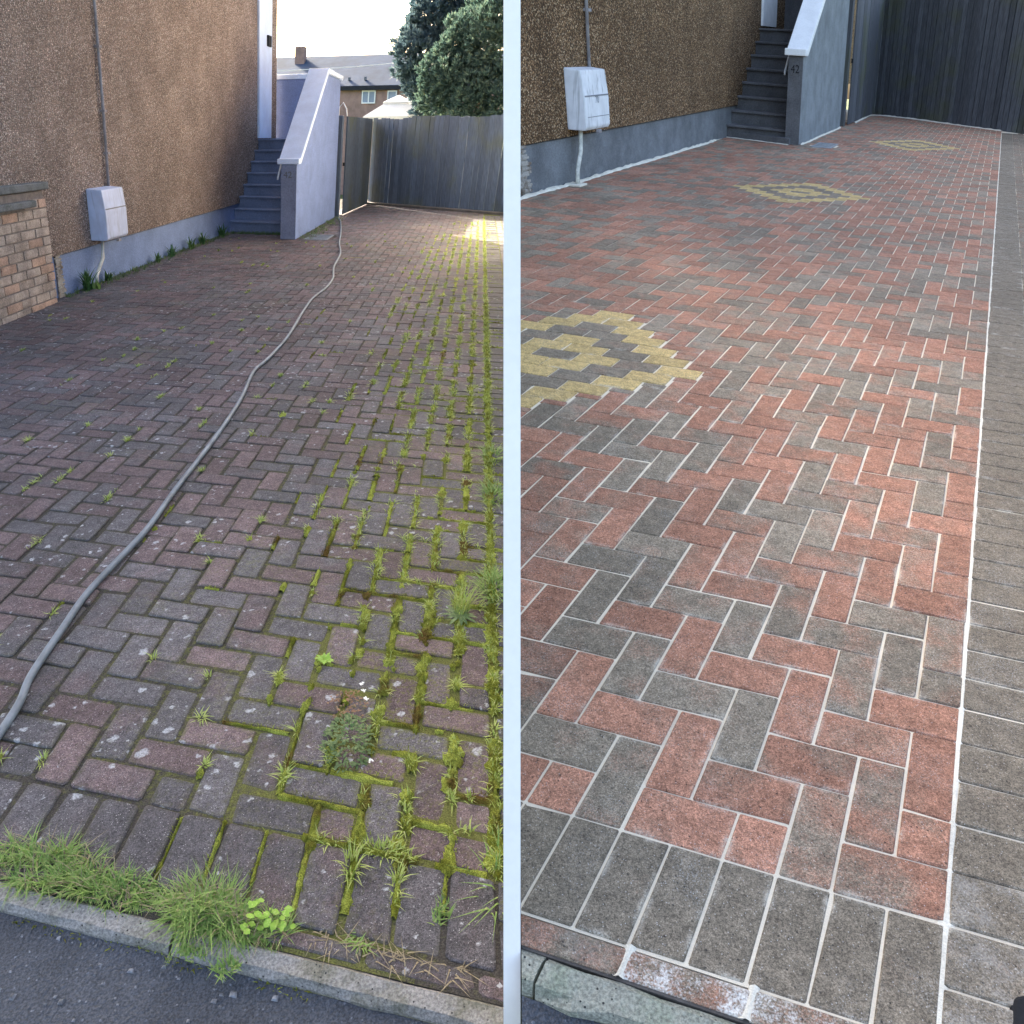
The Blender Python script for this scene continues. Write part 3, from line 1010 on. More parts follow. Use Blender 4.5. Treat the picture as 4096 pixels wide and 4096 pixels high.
def meter_box(plot, is_b):
    s = 0.915 if is_b else 1.0
    z0, z1 = (4.15, 8.6) if is_b else (4.5, 9.5)
    ya, yb = (60.5, 65.4) if is_b else (60.4, 65.3)
    d1 = 2.05
    root = empty('meter_box', plot.w((-39, 63, z0)), 'stained white meter box with faint scribble on the clean-driveway house' if is_b else 'plain bluish white meter box on the mossy-driveway house wall', 'meter box', 'wall meter boxes')
    b = MB()
    # cabinet: side view in x,z; front leans back at the top and chamfers at the bottom
    prof = [(-39.7, z0), (-39.7, z1), (-38.02, z1 - .12), (-37.75, z1 - 2.2), (-37.75, z0 + .25), (-37.95, z0)]
    b.prism([(p[0], p[1]) for p in prof], ya, yb, 1)
    b.build('cabinet', M['box' if is_b else 'boxA'], plot, root, bevel=0.012)
    h = MB()
    zm = z1 - 1.95
    h.box(-37.92, -37.735, ya + .1, yb - .1, zm - .05, zm + .05)
    h.build('door_seam', M['boxseam'], plot, root)
    if is_b:
        h = MB()
        h.box(-37.80, -37.735, ya + .4, yb - .2, z0 + .95, z0 + 1.0)
        h.build('door_seam', M['boxseam'], plot, root)
        tx = MB()
        text_mesh(tx, '70', (-37.73, ya + 2.0, z0 + 1.95), (0, 1, 0), (0, 0, 1), 0.75, (0, 0, 0))
        tx.build('scribbled_number', M['boxseam'], plot, root)
    l = MB()
    l.box(-37.95, -37.6, ya + 2.2, ya + 2.75, z0 - .28, z0 - .02)
    l.build('latch', M['pipe_grey'], plot, root, bevel=0.004)
    # cable conduit up the wall and the duct down to the ground are things of the same box
    c = MB()
    c.tube([(-39.45, 65.0, z1 - .2), (-39.45, 65.3, 16), (-39.45, 65.6, 34), (-39.45, 65.8, 36.5)], 0.17, 8)
    c.build('conduit', M['pipe_grey'], plot, root, smooth=True)
    for zz in (12.5, 16.4, 22, 28, 34):
        q = MB()
        q.box(-39.75, -39.2, 64.95 + zz * .008, 65.5 + zz * .012, zz, zz + .22)
        q.build('pipe_clip', M['pipe_grey'], plot, root)
    c = MB()
    yf = 60.2 if is_b else 59.2
    c.tube([(-39.0, ya + 1.2, z0 + .1), (-39.0, ya + .9, z0 * .6), (-38.95, yf + .3, 1.2), (-38.9, yf, -.1)], 0.2, 10)
    c.build('duct', M['pvc'], plot, root, smooth=True)
    if is_b:
        c = MB()
        c.box(-39.9, -38.3, yf - .7, yf + .8, -.02, .14)
        c.build('mortar_pad', M['sandline'], plot, root, bevel=0.006)


meter_box(PA, False)
meter_box(PB, True)


def stairs(plot, is_b):
    k = 'B' if is_b else 'A'
    ys = 107.0 if is_b else 107.0          # foot of the first riser
    yp = 106.3 if is_b else 100.8          # front of the side wall
    xb0, xb1 = (-30.4, -28.3) if is_b else (-29.7, -27.4)
    yb = 137.8 if is_b else 134.0          # back end of the side wall
    zt = 9.9 if is_b else 10.5
    rise = 1.58 if is_b else 1.70
    tread = 2.15 if is_b else 2.3
    root = empty('staircase', plot.w((-34, ys, 0)), 'slate painted concrete stair with white coping by the clean driveway' if is_b else 'blue grey concrete stair with pale coping by the mossy driveway', 'staircase', 'front stairs up the house walls')
    sk = 0.16
    N = 8
    for i in range(N):
        y0 = ys + i * tread
        z1 = (i + 1) * rise
        y1 = ys + (i + 1) * tread + 0.2 if i < N - 1 else 140
        b = MB()
        q = sk * 10
        b.hexa([(-39.98, y0 + q, -.5), (xb0 + .05, y0, -.5), (xb0 + .05, y1, -.5), (-39.98, y1 + q * (i < N - 1), -.5), (-39.98, y0 + q, z1 - .28), (xb0 + .05, y0, z1 - .28), (xb0 + .05, y1, z1 - .28), (-39.98, y1 + q * (i < N - 1), z1 - .28)])
        st = b.build('step', M['step' + k], plot, root)
        n = MB()
        n.hexa([(-39.96, y0 + q - .38, z1 - .28), (xb0 + .03, y0 - .38, z1 - .28), (xb0 + .03, y1, z1 - .28), (-39.96, y1 + q * (i < N - 1), z1 - .28), (-39.96, y0 + q - .38, z1), (xb0 + .03, y0 - .38, z1), (xb0 + .03, y1, z1), (-39.96, y1 + q * (i < N - 1), z1)])
        n.build('tread', M['step' + k], plot, st, bevel=0.008)
    if is_b:
        b = MB()
        b.hexa([(-40.9, 109.0, -.4), (-29.6, 105.6, -.4), (-29.6, 107.5, -.4), (-40.9, 111, -.4), (-40.9, 109.0, .75), (-29.6, 105.6, .75), (-29.6, 107.5, .75), (-40.9, 111, .75)])
        b.build('bottom_step', M['stepB'], plot, root, bevel=0.01)
    # side wall with raking top
    slope = 0.68
    ytop = yp + 1.6 + (23.0 - zt) / slope
    w = MB()
    w.prism([(yp, -.5), (yb, -.5), (yb, 22.8), (ytop, 23.0), (yp + 1.6, zt), (yp, zt - .15)], xb0, xb1, 0)
    w.build('side_wall', M['sidew' + k], plot, root, bevel=0.006)
    # painted front face of the pier
    f = MB()
    f.box(xb0 + .02, xb1 - .03, yp - .06, yp + .2, -.4, zt - .2)
    f.build('pier_face', M['step' + k], plot, root)
    cp = MB()
    a, b_ = xb0 - .55, xb1 + .38
    cp.prism([(yp - .45, zt - .12), (yp + 1.2, zt - .12), (ytop + .1, 23.0), (yb + .35, 22.75), (yb + .35, 23.45), (ytop - .25, 23.75), (yp + .9, zt + .62), (yp - .45, zt + .62)], a, b_, 0)
    cp.build('coping', M['white' if is_b else 'whiteA'], plot, root, bevel=0.012)
    # landing back wall and its coping
    w = MB()
    w.box(-41.5, xb0 + .02, 138.6, 140.4, 12, 23.4)
    w.build('landing_wall', M['sidew' + k] if not is_b else M['stepB'], plot, root)
    w = MB()
    w.box(-41.8, xb0 - .2, 138.2, 140.7, 23.4, 24.2)
    w.build('landing_coping', M['white' if is_b else 'whiteA'], plot, root, bevel=0.01)
    # handrail running down inside the side wall
    hr = MB()
    xr = xb0 - .75
    y_a, z_a = yp + 1.0, zt - 2.0
    hr.tube([(xr, y_a - .1, z_a - .25), (xr, y_a, z_a), (xr, y_a + 4, z_a + 3.6), (xr, ytop - 1, 22.2), (xr, ytop + 3, 22.9)], 0.14, 8)
    hr.build('handrail', M['white'], plot, root, smooth=True)
    # house number standing proud on the pier
    tx = MB()
    pl = MB()
    x0 = xb0 + .38
    pl.box(x0 - .1, x0 + 1.35, yp - .1, yp - .05, zt - 2.1, zt - .75)
    plq = pl.build('number_plaque', M['step' + k], plot, root)
    text_mesh(tx, '42', (x0, yp - .14, zt - 1.95), (1, 0, 0), (0, 0, 1), 1.25, (0, 0, 0))
    tx.build('digits', M['black' if is_b else 'fenceB'], plot, plq)


stairs(PA, False)
stairs(PB, True)


def fence_and_gate(plot, is_b):
    k = 'B' if is_b else 'A'
    back = BACK_B if is_b else BACK_A
    (x0, y0), (x1, y1) = back
    H = 19.6 if is_b else 17.3
    root = empty('timber_fence', plot.w((x0, y0, 0)), 'near black vertical board fence at the far end of the clean driveway' if is_b else 'faded blue grey board fence under the conifers', 'fence', 'board fences across the driveway ends')
    d = Vector((x1 - x0, y1 - y0, 0))
    L = d.length
    d.normalize()
    nrm = Vector((d.y, -d.x, 0))
    if nrm.y > 0:
        nrm = -nrm
    pitch = 1.17
    n = int(L / pitch)
    for i in range(n):
        a = i * pitch + R.uniform(.0, .05)
        b = (i + 1) * pitch - (R.uniform(.05, .11) if is_b else R.uniform(.03, .09))
        if not is_b and R.random() < .07:
            b -= .12
        top = H + R.uniform(-.18, .18) - (0.25 * math.sin(i * .35))
        lean = R.uniform(-.05, .05)
        o = R.uniform(-.06, .06)
        A = Vector((x0, y0, 0)) + d * a + nrm * o
        B = Vector((x0, y0, 0)) + d * b + nrm * o
        t = nrm * -.22
        m = MB()
        m.hexa([(A.x, A.y, -.3), (B.x, B.y, -.3), (B.x + t.x, B.y + t.y, -.3), (A.x + t.x, A.y + t.y, -.3),
                (A.x + lean, A.y, top), (B.x + lean, B.y, top + R.uniform(-.05, .05)), (B.x + lean + t.x, B.y + t.y, top), (A.x + lean + t.x, A.y + t.y, top)])
        m.build('board', M['fence' + k], plot, root)
    for z in (2.5, 9.0, 15.0):
        m = MB()
        A = Vector((x0, y0, 0)) - nrm * .3
        B = A + d * L
        t = -nrm * .5
        m.hexa([(A.x, A.y, z), (B.x, B.y, z), (B.x + t.x, B.y + t.y, z), (A.x + t.x, A.y + t.y, z), (A.x, A.y, z + .9), (B.x, B.y, z + .9), (B.x + t.x, B.y + t.y, z + .9), (A.x + t.x, A.y + t.y, z + .9)])
        m.build('rail', M['fence' + k], plot, root)
    m = MB()
    A = Vector((x0, y0, 0)) + nrm * .25
    B = A + d * L
    t = nrm * .5
    m.hexa([(A.x, A.y, -.2), (B.x, B.y, -.2), (B.x + t.x, B.y + t.y, -.2), (A.x + t.x, A.y + t.y, -.2), (A.x, A.y, .55), (B.x, B.y, .55), (B.x + t.x, B.y + t.y, .4), (A.x + t.x, A.y + t.y, .4)])
    if not is_b:
        m.build('kick_board', M['skirt'], plot, root)
    else:
        m = MB()
        A = Vector((x0, y0, 0)) - nrm * .24
        B = A + d * L
        t = -nrm * .05
        m.hexa([(A.x, A.y, -.2), (B.x, B.y, -.2), (B.x + t.x, B.y + t.y, -.2), (A.x + t.x, A.y + t.y, -.2), (A.x, A.y, H - .9), (B.x, B.y, H - .9), (B.x + t.x, B.y + t.y, H - .9), (A.x + t.x, A.y + t.y, H - .9)])
        m.build('light_block_sheet', M['darkgap'], plot, root)  # added dark sheet, blocks light leaking between the boards
        m = MB()
        m.box(x0 - .6, x0 + .15, y0 - .2, y0 + 1.2, -.3, H)
        m.build('slit_cover_post', M['fenceB'], plot, root)  # post added to close the bright slit between gate and fence
    # side gate between stair and fence
    xg0 = -28.2 if is_b else -27.2
    yg0, yg1 = (139.0, y0 + .6) if is_b else (134.9, y0 - .5)
    Hg = H if is_b else 17.2
    gt = empty('side_gate', plot.w((xg0, yg0, 0)), 'black boarded side gate between the slate stair and black fence' if is_b else 'blue grey boarded side gate between stair and faded fence', 'gate', 'side gates next to the stairs')
    m = MB()
    m.box(xg0 - .5, xg0 + .2, yg0 + .6, yg0 + 2.2, -.4, Hg + .1)
    m.build('gate_post', M['fence' + k], plot, gt, bevel=0.006)
    m = MB()
    m.box(xg0 - .9, xg0 - .45, yg0 - 1.6, yg0 + 4.9, -.3, Hg - .3)
    m.build('gap_shade_strip', M['darkgap'], plot, gt)  # added dark strip, keeps daylight out of the gap by the gate post
    ya = yg0 + 3.6
    nb = 9
    for i in range(nb):
        a = ya + (yg1 - ya) * i / nb
        b = ya + (yg1 - ya) * (i + .96) / nb
        xa = xg0 + .5 + (x0 - xg0 - .5) * (a - yg0) / (yg1 - yg0)
        xbb = xg0 + .5 + (x0 - xg0 - .5) * (b - yg0) / (yg1 - yg0)
        o = R.uniform(-.04, .04)
        m = MB()
        m.hexa([(xa - .25 + o, a, .15), (xa + o, a, .15), (xbb + o, b, .15), (xbb - .25 + o, b, .15), (xa - .25 + o, a, Hg + R.uniform(-.1, .1)), (xa + o, a, Hg), (xbb + o, b, Hg), (xbb - .25 + o, b, Hg)])
        m.build('board', M['fence' + k], plot, gt)
    m = MB()
    m.box(xg0 + .2, xg0 + .55, yg0 + 3.1, yg0 + 3.5, 8.8, 9.4)
    m.build('latch', M['black'], plot, gt)
    if not is_b:
        m = MB()
        m.tube([(xg0 - .6, yg0 + 1, 16.6), (xg0 - .6, yg0 + 1.2, 18.6), (xg0 + .1, yg0 + 1.2, 19.4), (xg0 + .7, yg0 + 1.3, 18.4), (xg0 + .9, yg0 + 1.3, 17.2)], .12, 6)
        m.build('washing_line_hook', M['white'], plot, gt, smooth=True)


fence_and_gate(PA, False)
fence_and_gate(PB, True)

# ------------------------------------------------------------------ brick pier at the left of the mossy plot
root = empty('brick_pier', PA.w((-41, 50, 0)), 'old buff brick garden pier with a dark stone coping against the house', 'brick pier')
core = MB()
core.box(-39.71, -39.22, 38.2, 51.5, -.4, 9.9)
core.build('mortar', M['mortar'], PA, root)
course = 0.80
for c in range(13):
    z0 = -.25 + c * course
    z1 = z0 + course - .11
    if z1 > 10.0:
        break
    y = 53.2 - (1.2 if c % 2 else 0)
    segs = []
    if c % 2:
        segs.append((52.05, 53.2))
    yy = y if not c % 2 else 51.95
    while yy > 40.5:
        segs.append((yy - 2.2, yy))
        yy -= 2.32
    for (a, b) in segs:
        if b < 51.0 and c > 10:
            continue
        o = R.uniform(-.05, .05)
        m = MB()
        m.box(-39.7, -39.1 + o, a - 1.6, b - 1.6, z0, z1)
        m.build('brick', M['pierbrick2'] if R.random() < .2 else M['pierbrick'], PA, root, bevel=0.006)
m = MB()
m.box(-39.71, -38.8, 38, 52.0, 10.0, 10.62)
m.build('coping_stone', M['coping'], PA, root, bevel=0.01)
m = MB()
m.box(-39.1, -38.4, 38, 49.0, 8.75, 9.3)
m.build('coping_stone', M['coping'], PA, root, bevel=0.01)


# ------------------------------------------------------------------ hose
path = [(-12.35, -2.2), (-12.45, 0.2), (-12.61, 2.1), (-12.93, 3.32), (-13.17, 5.59), (-13.34, 7.53), (-13.24, 10.04), (-13.16, 12.34), (-13.37, 15.74), (-13.51, 19.61), (-13.71, 23.57),
        (-14.12, 28.36), (-14.87, 33.66), (-14.77, 36.22), (-14.73, 39.02), (-14.86, 43.72), (-15.58, 52.22), (-15.92, 58.04), (-15.68, 63.52), (-15.97, 69.03), (-17.22, 76.64), (-18.27, 87.22), (-20.16, 97.35), (-22.04, 109.72), (-25.0, 126.7), (-26.2, 131.5), (-26.6, 135.2)]


def catmull(P, k=6):
    out = []
    for i in range(len(P) - 1):
        p0, p1, p2, p3 = (Vector(P[max(0, i - 1)]), Vector(P[i]), Vector(P[i + 1]), Vector(P[min(len(P) - 1, i + 2)]))
        for j in range(k):
            t = j / k
            out.append(0.5 * ((2 * p1) + (p2 - p0) * t + (2 * p0 - 5 * p1 + 4 * p2 - p3) * t * t + (3 * p1 - p0 - 3 * p2 + p3) * t ** 3))
    out.append(Vector(P[-1]))
    return out


hp = catmull([(x, y, 0.12) for x, y in path])
m = MB()
m.tube(hp, 0.118, 10)
tag(m.build('hose', M['hose'], PA, smooth=True), 'long grey hose snaking up the mossy driveway to the gate', 'hose')


# ------------------------------------------------------------------ vegetation
def blade(mb, base, h, lean, width, ang, seg=3):
    dx, dy = math.cos(ang), math.sin(ang)
    px, py = -dy, dx
    vs, fs = [], []
    for i in range(seg + 1):
        t = i / seg
        r = lean * t * t
        z = h * (t - 0.25 * t * t * min(1.5, lean / max(h, .01)))
        w = width * (1 - t) ** 0.7 / 2 if i < seg else 0
        c = (base[0] + dx * r, base[1] + dy * r, base[2] + z)
        if i < seg:
            vs += [(c[0] - px * w, c[1] - py * w, c[2]), (c[0] + px * w, c[1] + py * w, c[2])]
        else:
            vs.append(c)
    for i in range(seg - 1):
        fs.append((2 * i, 2 * i + 1, 2 * i + 3, 2 * i + 2))
    fs.append((2 * seg - 2, 2 * seg - 1, 2 * seg))
    mb.add(vs, fs)


def tuft(mb, x, y, n, h, spread, lean, w=0.05, z=-0.05, rx=None, ry=None):
    for _ in range(n):
        a = R.uniform(0, 2 * math.pi)
        rr = spread * math.sqrt(R.random())
        bx = x + (rx if rx else 1) * rr * math.cos(a)
        by = y + (ry if ry else 1) * rr * math.sin(a)
        blade(mb, (bx, by, z), h * R.uniform(.45, 1.1), lean * R.uniform(.2, 1.2), w * R.uniform(.7, 1.3), a + R.uniform(-.9, .9))


# moss cushions filling the joints: one bumpy ribbon per joint
mm = MB()
gm = MB()


def ribbon(x0, y0, x1, y1, w, h):
    if R.random() < .45:
        a, b = sorted((R.uniform(-.15, .7), R.uniform(.3, 1.1)))
        x0, y0, x1, y1 = x0 + (x1 - x0) * a, y0 + (y1 - y0) * a, x0 + (x1 - x0) * b, y0 + (y1 - y0) * b
    L = math.hypot(x1 - x0, y1 - y0)
    if L < .1:
        return
    if y0 < 60:
        for _ in range(int(L * (26 if y0 < 14 else 16))):
            t = R.random()
            blade(mm, (x0 + (x1 - x0) * t + R.uniform(-w, w), y0 + (y1 - y0) * t + R.uniform(-w, w), h * .4), R.uniform(.05, .13), R.uniform(.02, .10), .03 if y0 < 20 else .055, R.uniform(0, 6.28), 2)
    n = max(3, int(L / (0.14 if y0 < 30 else 0.35)))
    tx, ty = (x1 - x0) / L, (y1 - y0) / L
    nx, ny = -ty, tx
    vs, fs = [], []
    for i in range(n + 1):
        t = i / n
        px, py = x0 + (x1 - x0) * t, y0 + (y1 - y0) * t
        ww = w * (0.45 + 1.0 * R.random() * (0.6 + noise.noise(Vector((px * 2.1, py * 2.1, 1)))))
        ww = max(.015, ww)
        hh = h * R.uniform(.15, 1.1) * (0.7 + 0.6 * noise.noise(Vector((px * 1.3, py * 1.3, 5))))
        vs += [(px - nx * ww, py - ny * ww, -.06), (px - nx * ww * .45 + R.uniform(-.02, .02), py - ny * ww * .45, hh * .85 - .02), (px + nx * ww * .45, py + ny * ww * .45 + R.uniform(-.02, .02), hh - .02), (px + nx * ww, py + ny * ww, -.06)]
    for i in range(n):
        for q in range(3):
            fs.append((4 * i + q, 4 * i + q + 1, 4 * i + 4 + q + 1, 4 * i + 4 + q))
    mm.add(vs, fs)


for (x0, y0, x1, y1) in joints:
    cx, cy = (x0 + x1) / 2, (y0 + y1) / 2
    if not in_view(PA, cx, cy, 20) or cy > 130:
        continue
    m_ = moss_amount(cx, cy)
    along = abs(x1 - x0) < 1e-6
    patch = 0.5 + 0.9 * noise.noise(Vector((cx * .16, cy * .11, 2.2)))
    p = m_ * (1.25 if along else (0.95 if cy < 12 else .55)) * (0.35 + patch)
    edge = cx > -0.3 and along
    col_ = along and -8.6 < cx < -.3 and 8 < cy < 112
    if col_ and R.random() < 1.3 + cx / 9 + .5 * (patch - .5):
        w = (.22 + .07 * R.random()) * (1.12 + cx / 11) * (1 if cy < 60 else 1.15)
        for _s in range(2 if R.random() < .6 else 1):
            ribbon(x0, y0, x1, y1, w, .10 if cy < 60 else .14)
    elif edge or R.random() < p:
        big = edge or (cx > -4.5 and cy < 12)
        if cx < -6 and R.random() < .55:
            continue
        w = (0.075 + 0.11 * m_ * R.random()) if big else 0.05 + 0.05 * m_
        ribbon(x0, y0, x1, y1, w if cy < 60 else w * 1.3, (0.05 + 0.09 * m_) * (1 if along else .8))
    # grass sprouting from the joint
    r_ = -cx
    if along:
        q = max(0.0, (1.2 - r_ / 8.5) * (.35 + .8 * patch)) if 9 < cy < 112 else max(0.0, .9 - r_ / 5.0)
        q = max(q, .24 * (patch + .2) if (r_ < 27 and cy < 50) else .04)
    else:
        q = .10 * m_
    if R.random() < q:
        dense = along and r_ < 8.5 and cy > 9
        nt_ = int((6 if dense else 3) * abs(y1 - y0 + x1 - x0) * R.uniform(.6, 1.2)) + 1
        t0, t1 = (0, 1) if dense else sorted((R.random(), R.random()))
        for _ in range(nt_):
            t = t0 + (t1 - t0) * R.random()
            hh = R.choice((.08, .1, .13, .16, .2, .32)) * R.uniform(.8, 1.2) if dense else R.uniform(.12, .3)
            tuft(gm, x0 + (x1 - x0) * t, y0 + (y1 - y0) * t, int(R.uniform(5, 9)), hh, .21 if dense else .09, R.uniform(.12, .42), 0.042 if cy < 30 else (.075 if cy < 70 else .11), -.02, 1, 1.8)
for j in range(140):
    if R.random() < .95:
        yy = j + R.random()
        ribbon(0.0, j, 0.0, j + 1.0, (0.15 if j < 9 else .25) + 0.10 * R.random(), 0.12)
        ribbon(R.uniform(-.1, .1), j, R.uniform(-.1, .1), j + 1.0, .14, 0.14)
        tuft(gm, R.uniform(-.12, .14), yy, 20 if j < 60 else 12, R.uniform(.15, .36), .26, .3, 0.04 if j < 30 else .075, -.04, .6, 1.6)
        if R.random() < .4:
            ribbon(0.0, j + .02, 1.9, j + .02, 0.06, 0.06)
            tuft(gm, R.uniform(.3, 1.9), j + .02, 8, R.uniform(.15, .3), .2, .2, 0.04 if j < 30 else .07, -.04)
# flat mats creeping over the brick faces
for _ in range(900):
    x = -abs(R.gauss(0, 4.2)) + .4
    y = R.uniform(-.2, 14) if R.random() < .5 else R.uniform(10, 75)
    if R.random() > moss_amount(x, y) * (0.6 + 1.2 * noise.noise(Vector((x * .3, y * .22, 8)))):
        continue
    rr = R.uniform(.06, .2) * (1 if y < 20 else 1.3)
    n = 11
    ph = R.uniform(0, 6)
    jx = round(x) + R.gauss(0, .07)
    rim = [(jx + rr * .8 * math.cos(6.283 * t / n) * (1 + .35 * math.sin(2 * t + ph)), y + rr * 1.5 * math.sin(6.283 * t / n) * (1 + .35 * math.cos(3 * t + ph)), -.015) for t in range(n)]
    mid = [((a - jx) * .55 + jx, (b - y) * .55 + y, R.uniform(.02, .07)) for a, b, c in rim]
    mm.add(rim + mid + [(jx, y, R.uniform(.04, .09))], [(i, (i + 1) % n, n + (i + 1) % n, n + i) for i in range(n)] + [(n + i, n + (i + 1) % n, 2 * n) for i in range(n)])
    for _b in range(14 if y < 20 else 6):
        blade(mm, (jx + R.gauss(0, rr * .5), y + R.gauss(0, rr * .7), .02), R.uniform(.05, .12), R.uniform(.03, .12), .03 if y < 20 else .05, R.uniform(0, 6.28), 2)
    if R.random() < .3:
        tuft(gm, jx, y, 10, R.uniform(.1, .22), rr, .3, .035 if y < 25 else .06, 0)
# wedge gaps in the soldier course
for (x, y0, y1, w) in ((-2.98, -1.55, 0.05, .17), (-2.02, -1.4, 0.0, .13), (-4.0, -1.7, 0.0, .1), (-5.0, -1.4, 0, .08), (-1.05, -1.1, -.2, .07), (-6.0, -1.9, 0, .07), (-7.0, -1.9, 0, .06)):
    ribbon(x, y0, x, y1, w, .07)
ribbon(-4.6, 0.02, -1.9, 0.02, .15, .13)
tuft(gm, -2.4, 0.05, 90, .34, .55, .3, .04, -.03, 1.3, .3)
tuft(gm, -3.0, -.5, 50, .55, .3, .45, .04, -.03, .5, 1.2)
tuft(gm, -2.02, -.7, 34, .4, .3, .3, .04, -.03, .3, 1.5)
tag(mm.build('joint_moss', M['moss'], PA, smooth=True), 'yellow green moss cushions filling the joints of the old driveway', 'moss', kind='stuff')
tag(gm.build('joint_grass', M['blade_yel'], PA), 'short yellow green grass sprouting from the joints of the old driveway', 'grass', kind='stuff')

gg = 'grass clumps along the kerb'
for (lab, x, y, n, h, sp, ln, rx, ry) in (
        ('wide green grass clump at the left end of the kerb', -9.3, -2.0, 900, .9, 1.0, .6, 1.2, .5),
        ('low green grass clump second along the kerb from the left', -7.95, -2.15, 620, .72, .8, .6, 1.15, .42),
        ('thin dark grass clump between two denser ones on the kerb', -6.85, -2.15, 260, .62, .55, .5, 1.0, .5),
        ('tall bushy lime grass clump, biggest on the kerb', -5.75, -2.15, 950, 1.0, .68, .8, 1.1, .55),
        ('fine grass clump growing round the clover leaves', -4.75, -2.25, 460, .72, .6, .65, 1.1, .45),
        ('small grass tuft spilling over the kerb onto asphalt', -5.75, -2.98, 90, .4, .3, .4, 1.1, .5),
        ('spiky small grass tuft on asphalt right of the other', -5.0, -3.05, 80, .42, .3, .4, 1.0, .5),
        ('dark green upright tuft in the soldier course gap', -1.12, -1.0, 60, .6, .26, .25, .35, 1.3),
        ('thin tuft on the brick edging right of the kerb clumps', -2.55, -1.95, 60, .5, .35, .5, 1.0, .5)):
    mb = MB()
    for _ in range(max(3, n // 13)):
        aa = R.uniform(0, 6.28)
        rr = sp * math.sqrt(R.random()) * 1.05
        bx, by = x + rx * rr * math.cos(aa), y + ry * rr * math.sin(aa)
        tall = h * R.choice((.25, .4, .5, .6, .75, .95)) * R.uniform(.8, 1.1) * (1.0 - .35 * (rr / sp) ** 2)
        la, lm = R.uniform(0, 6.28), R.uniform(0, .5) * h
        for _b in range(13):
            an = la + R.gauss(0, 1.1)
            blade(mb, (bx + R.gauss(0, .06), by + R.gauss(0, .05), -.08), tall * R.uniform(.4, 1.1), lm + ln * h * R.uniform(.1, .7), R.choice((.028, .036, .045, .06)), an)
    clump = tag(mb.build('grass_clump', M['blade_grn'], PA), lab, 'grass clump', gg)
    if n > 200:
        mb = MB()
        for _ in range(n // 9):
            aa = R.uniform(0, 6.28)
            rr = sp * math.sqrt(R.random()) * 1.15
            blade(mb, (x + rx * rr * math.cos(aa), y + ry * rr * math.sin(aa), -.05), h * R.uniform(.08, .8), R.uniform(.2, .7), .03, R.uniform(0, 6.28))
        mb.build('dead_blades', M['blade_dry'], PA, clump)
mb = MB()
for i in range(70):
    x = R.uniform(-3.6, -.6)
    blade(mb, (x, -2.0 - R.random() * .35, -.02), R.uniform(.03, .12), R.uniform(.2, .6), .035, R.uniform(0, 6.28))
tag(mb.build('dead_grass', M['blade_dry'], PA), 'scattered dead grass stalks lying along the brick edging', 'dead grass', kind='stuff')


def leaf(mb, base, direc, L, W, droop=.3):
    d = Vector(direc).normalized()
    s = d.cross(Vector((0, 0, 1)))
    if s.length < .01:
        s = Vector((1, 0, 0))
    s.normalize()
    b = Vector(base)
    pts = []
    for t, w in ((0, .12), (.35, 1), (.7, .8), (1, 0)):
        c = b + d * (L * t) - Vector((0, 0, droop * L * t * t))
        pts.append((c - s * W * w / 2, c + s * W * w / 2))
    vs = [tuple(q) for p in pts for q in p]
    mb.add(vs, [(0, 1, 3, 2), (2, 3, 5, 4), (4, 5, 7, 6)])


# strap leaved plants along the foot of the house wall
wp = 'strap leaved plants at the wall foot'
for i, (lab, x, y, n, h, pale) in enumerate((
        ('largest dark strap leaved plant beside the meter box duct', -39.1, 57.6, 46, 2.4, 0),
        ('pale green strap leaved plant in front of the duct foot', -38.6, 58.3, 16, 1.3, 1),
        ('small strap leaved plant just behind the duct', -39.4, 62.8, 16, 1.5, 0),
        ('wall foot plant about halfway to the stair, left one', -39.3, 76.0, 18, 1.5, 0),
        ('wall foot plant about halfway to the stair, right one', -39.3, 81.0, 20, 1.7, 0),
        ('third wall foot plant counted from the stair', -39.3, 87.8, 22, 1.9, 0),
        ('second wall foot plant counted from the stair', -39.3, 93.0, 22, 2.1, 0),
        ('wall foot plant right beside the bottom step', -39.2, 101.5, 28, 2.2, 0))):
    mb = MB()
    for _ in range(n):
        a = R.uniform(0, 6.28)
        blade(mb, (x + R.uniform(-.25, .35), y + R.uniform(-.5, .5), -.05), h * R.uniform(.6, 1.1), h * R.uniform(.2, .8), .26 if i < 2 else .3, a, 4)
    tag(mb.build('strap_leaf_plant', M['leaf_pale' if pale else 'leaf_dark'], PA), lab, 'plant', wp)

# scruffy growth along the wall foot, stair foot and drain
mb = MB()
for _ in range(520):
    t = R.random()
    k = R.random()
    if k < .5:
        x, y = -39.7 + abs(R.gauss(0, .5)), R.uniform(54, 106)
    elif k < .72:
        x, y = R.uniform(-39, -30), 106.3 + R.uniform(-.8, .4)
    else:
        y = R.uniform(101, 133)
        x = -27.0 + abs(R.gauss(0, .9))
    tuft(mb, x, y, 5, R.uniform(.25, .7), .3, .4, .11, -.03)
tag(mb.build('wall_foot_weeds', M['leaf_weed'], PA), 'scruffy low weeds along the wall and stair foot', 'weeds', kind='stuff')
mb = MB()
for _ in range(260):
    k = R.random()
    if k < .6:
        x, y = -39.8 + abs(R.gauss(0, .7)), R.uniform(54, 107)
    else:
        x, y = -27.0 + abs(R.gauss(0, .8)), R.uniform(101, 133)
    s_ = R.uniform(.2, .6)
    vs = [(x + s_ * math.cos(t) * R.uniform(.6, 1.2), y + 1.6 * s_ * math.sin(t) * R.uniform(.6, 1.2), .01) for t in (0, 1.05, 2.1, 3.14, 4.2, 5.2)] + [(x, y, R.uniform(.05, .16))]
    mb.add(vs, [(i, (i + 1) % 6, 6) for i in range(6)])
tag(mb.build('soil_litter', M['skirt'], PA), 'dark soil and leaf litter gathered along the wall foot', 'soil', kind='stuff')

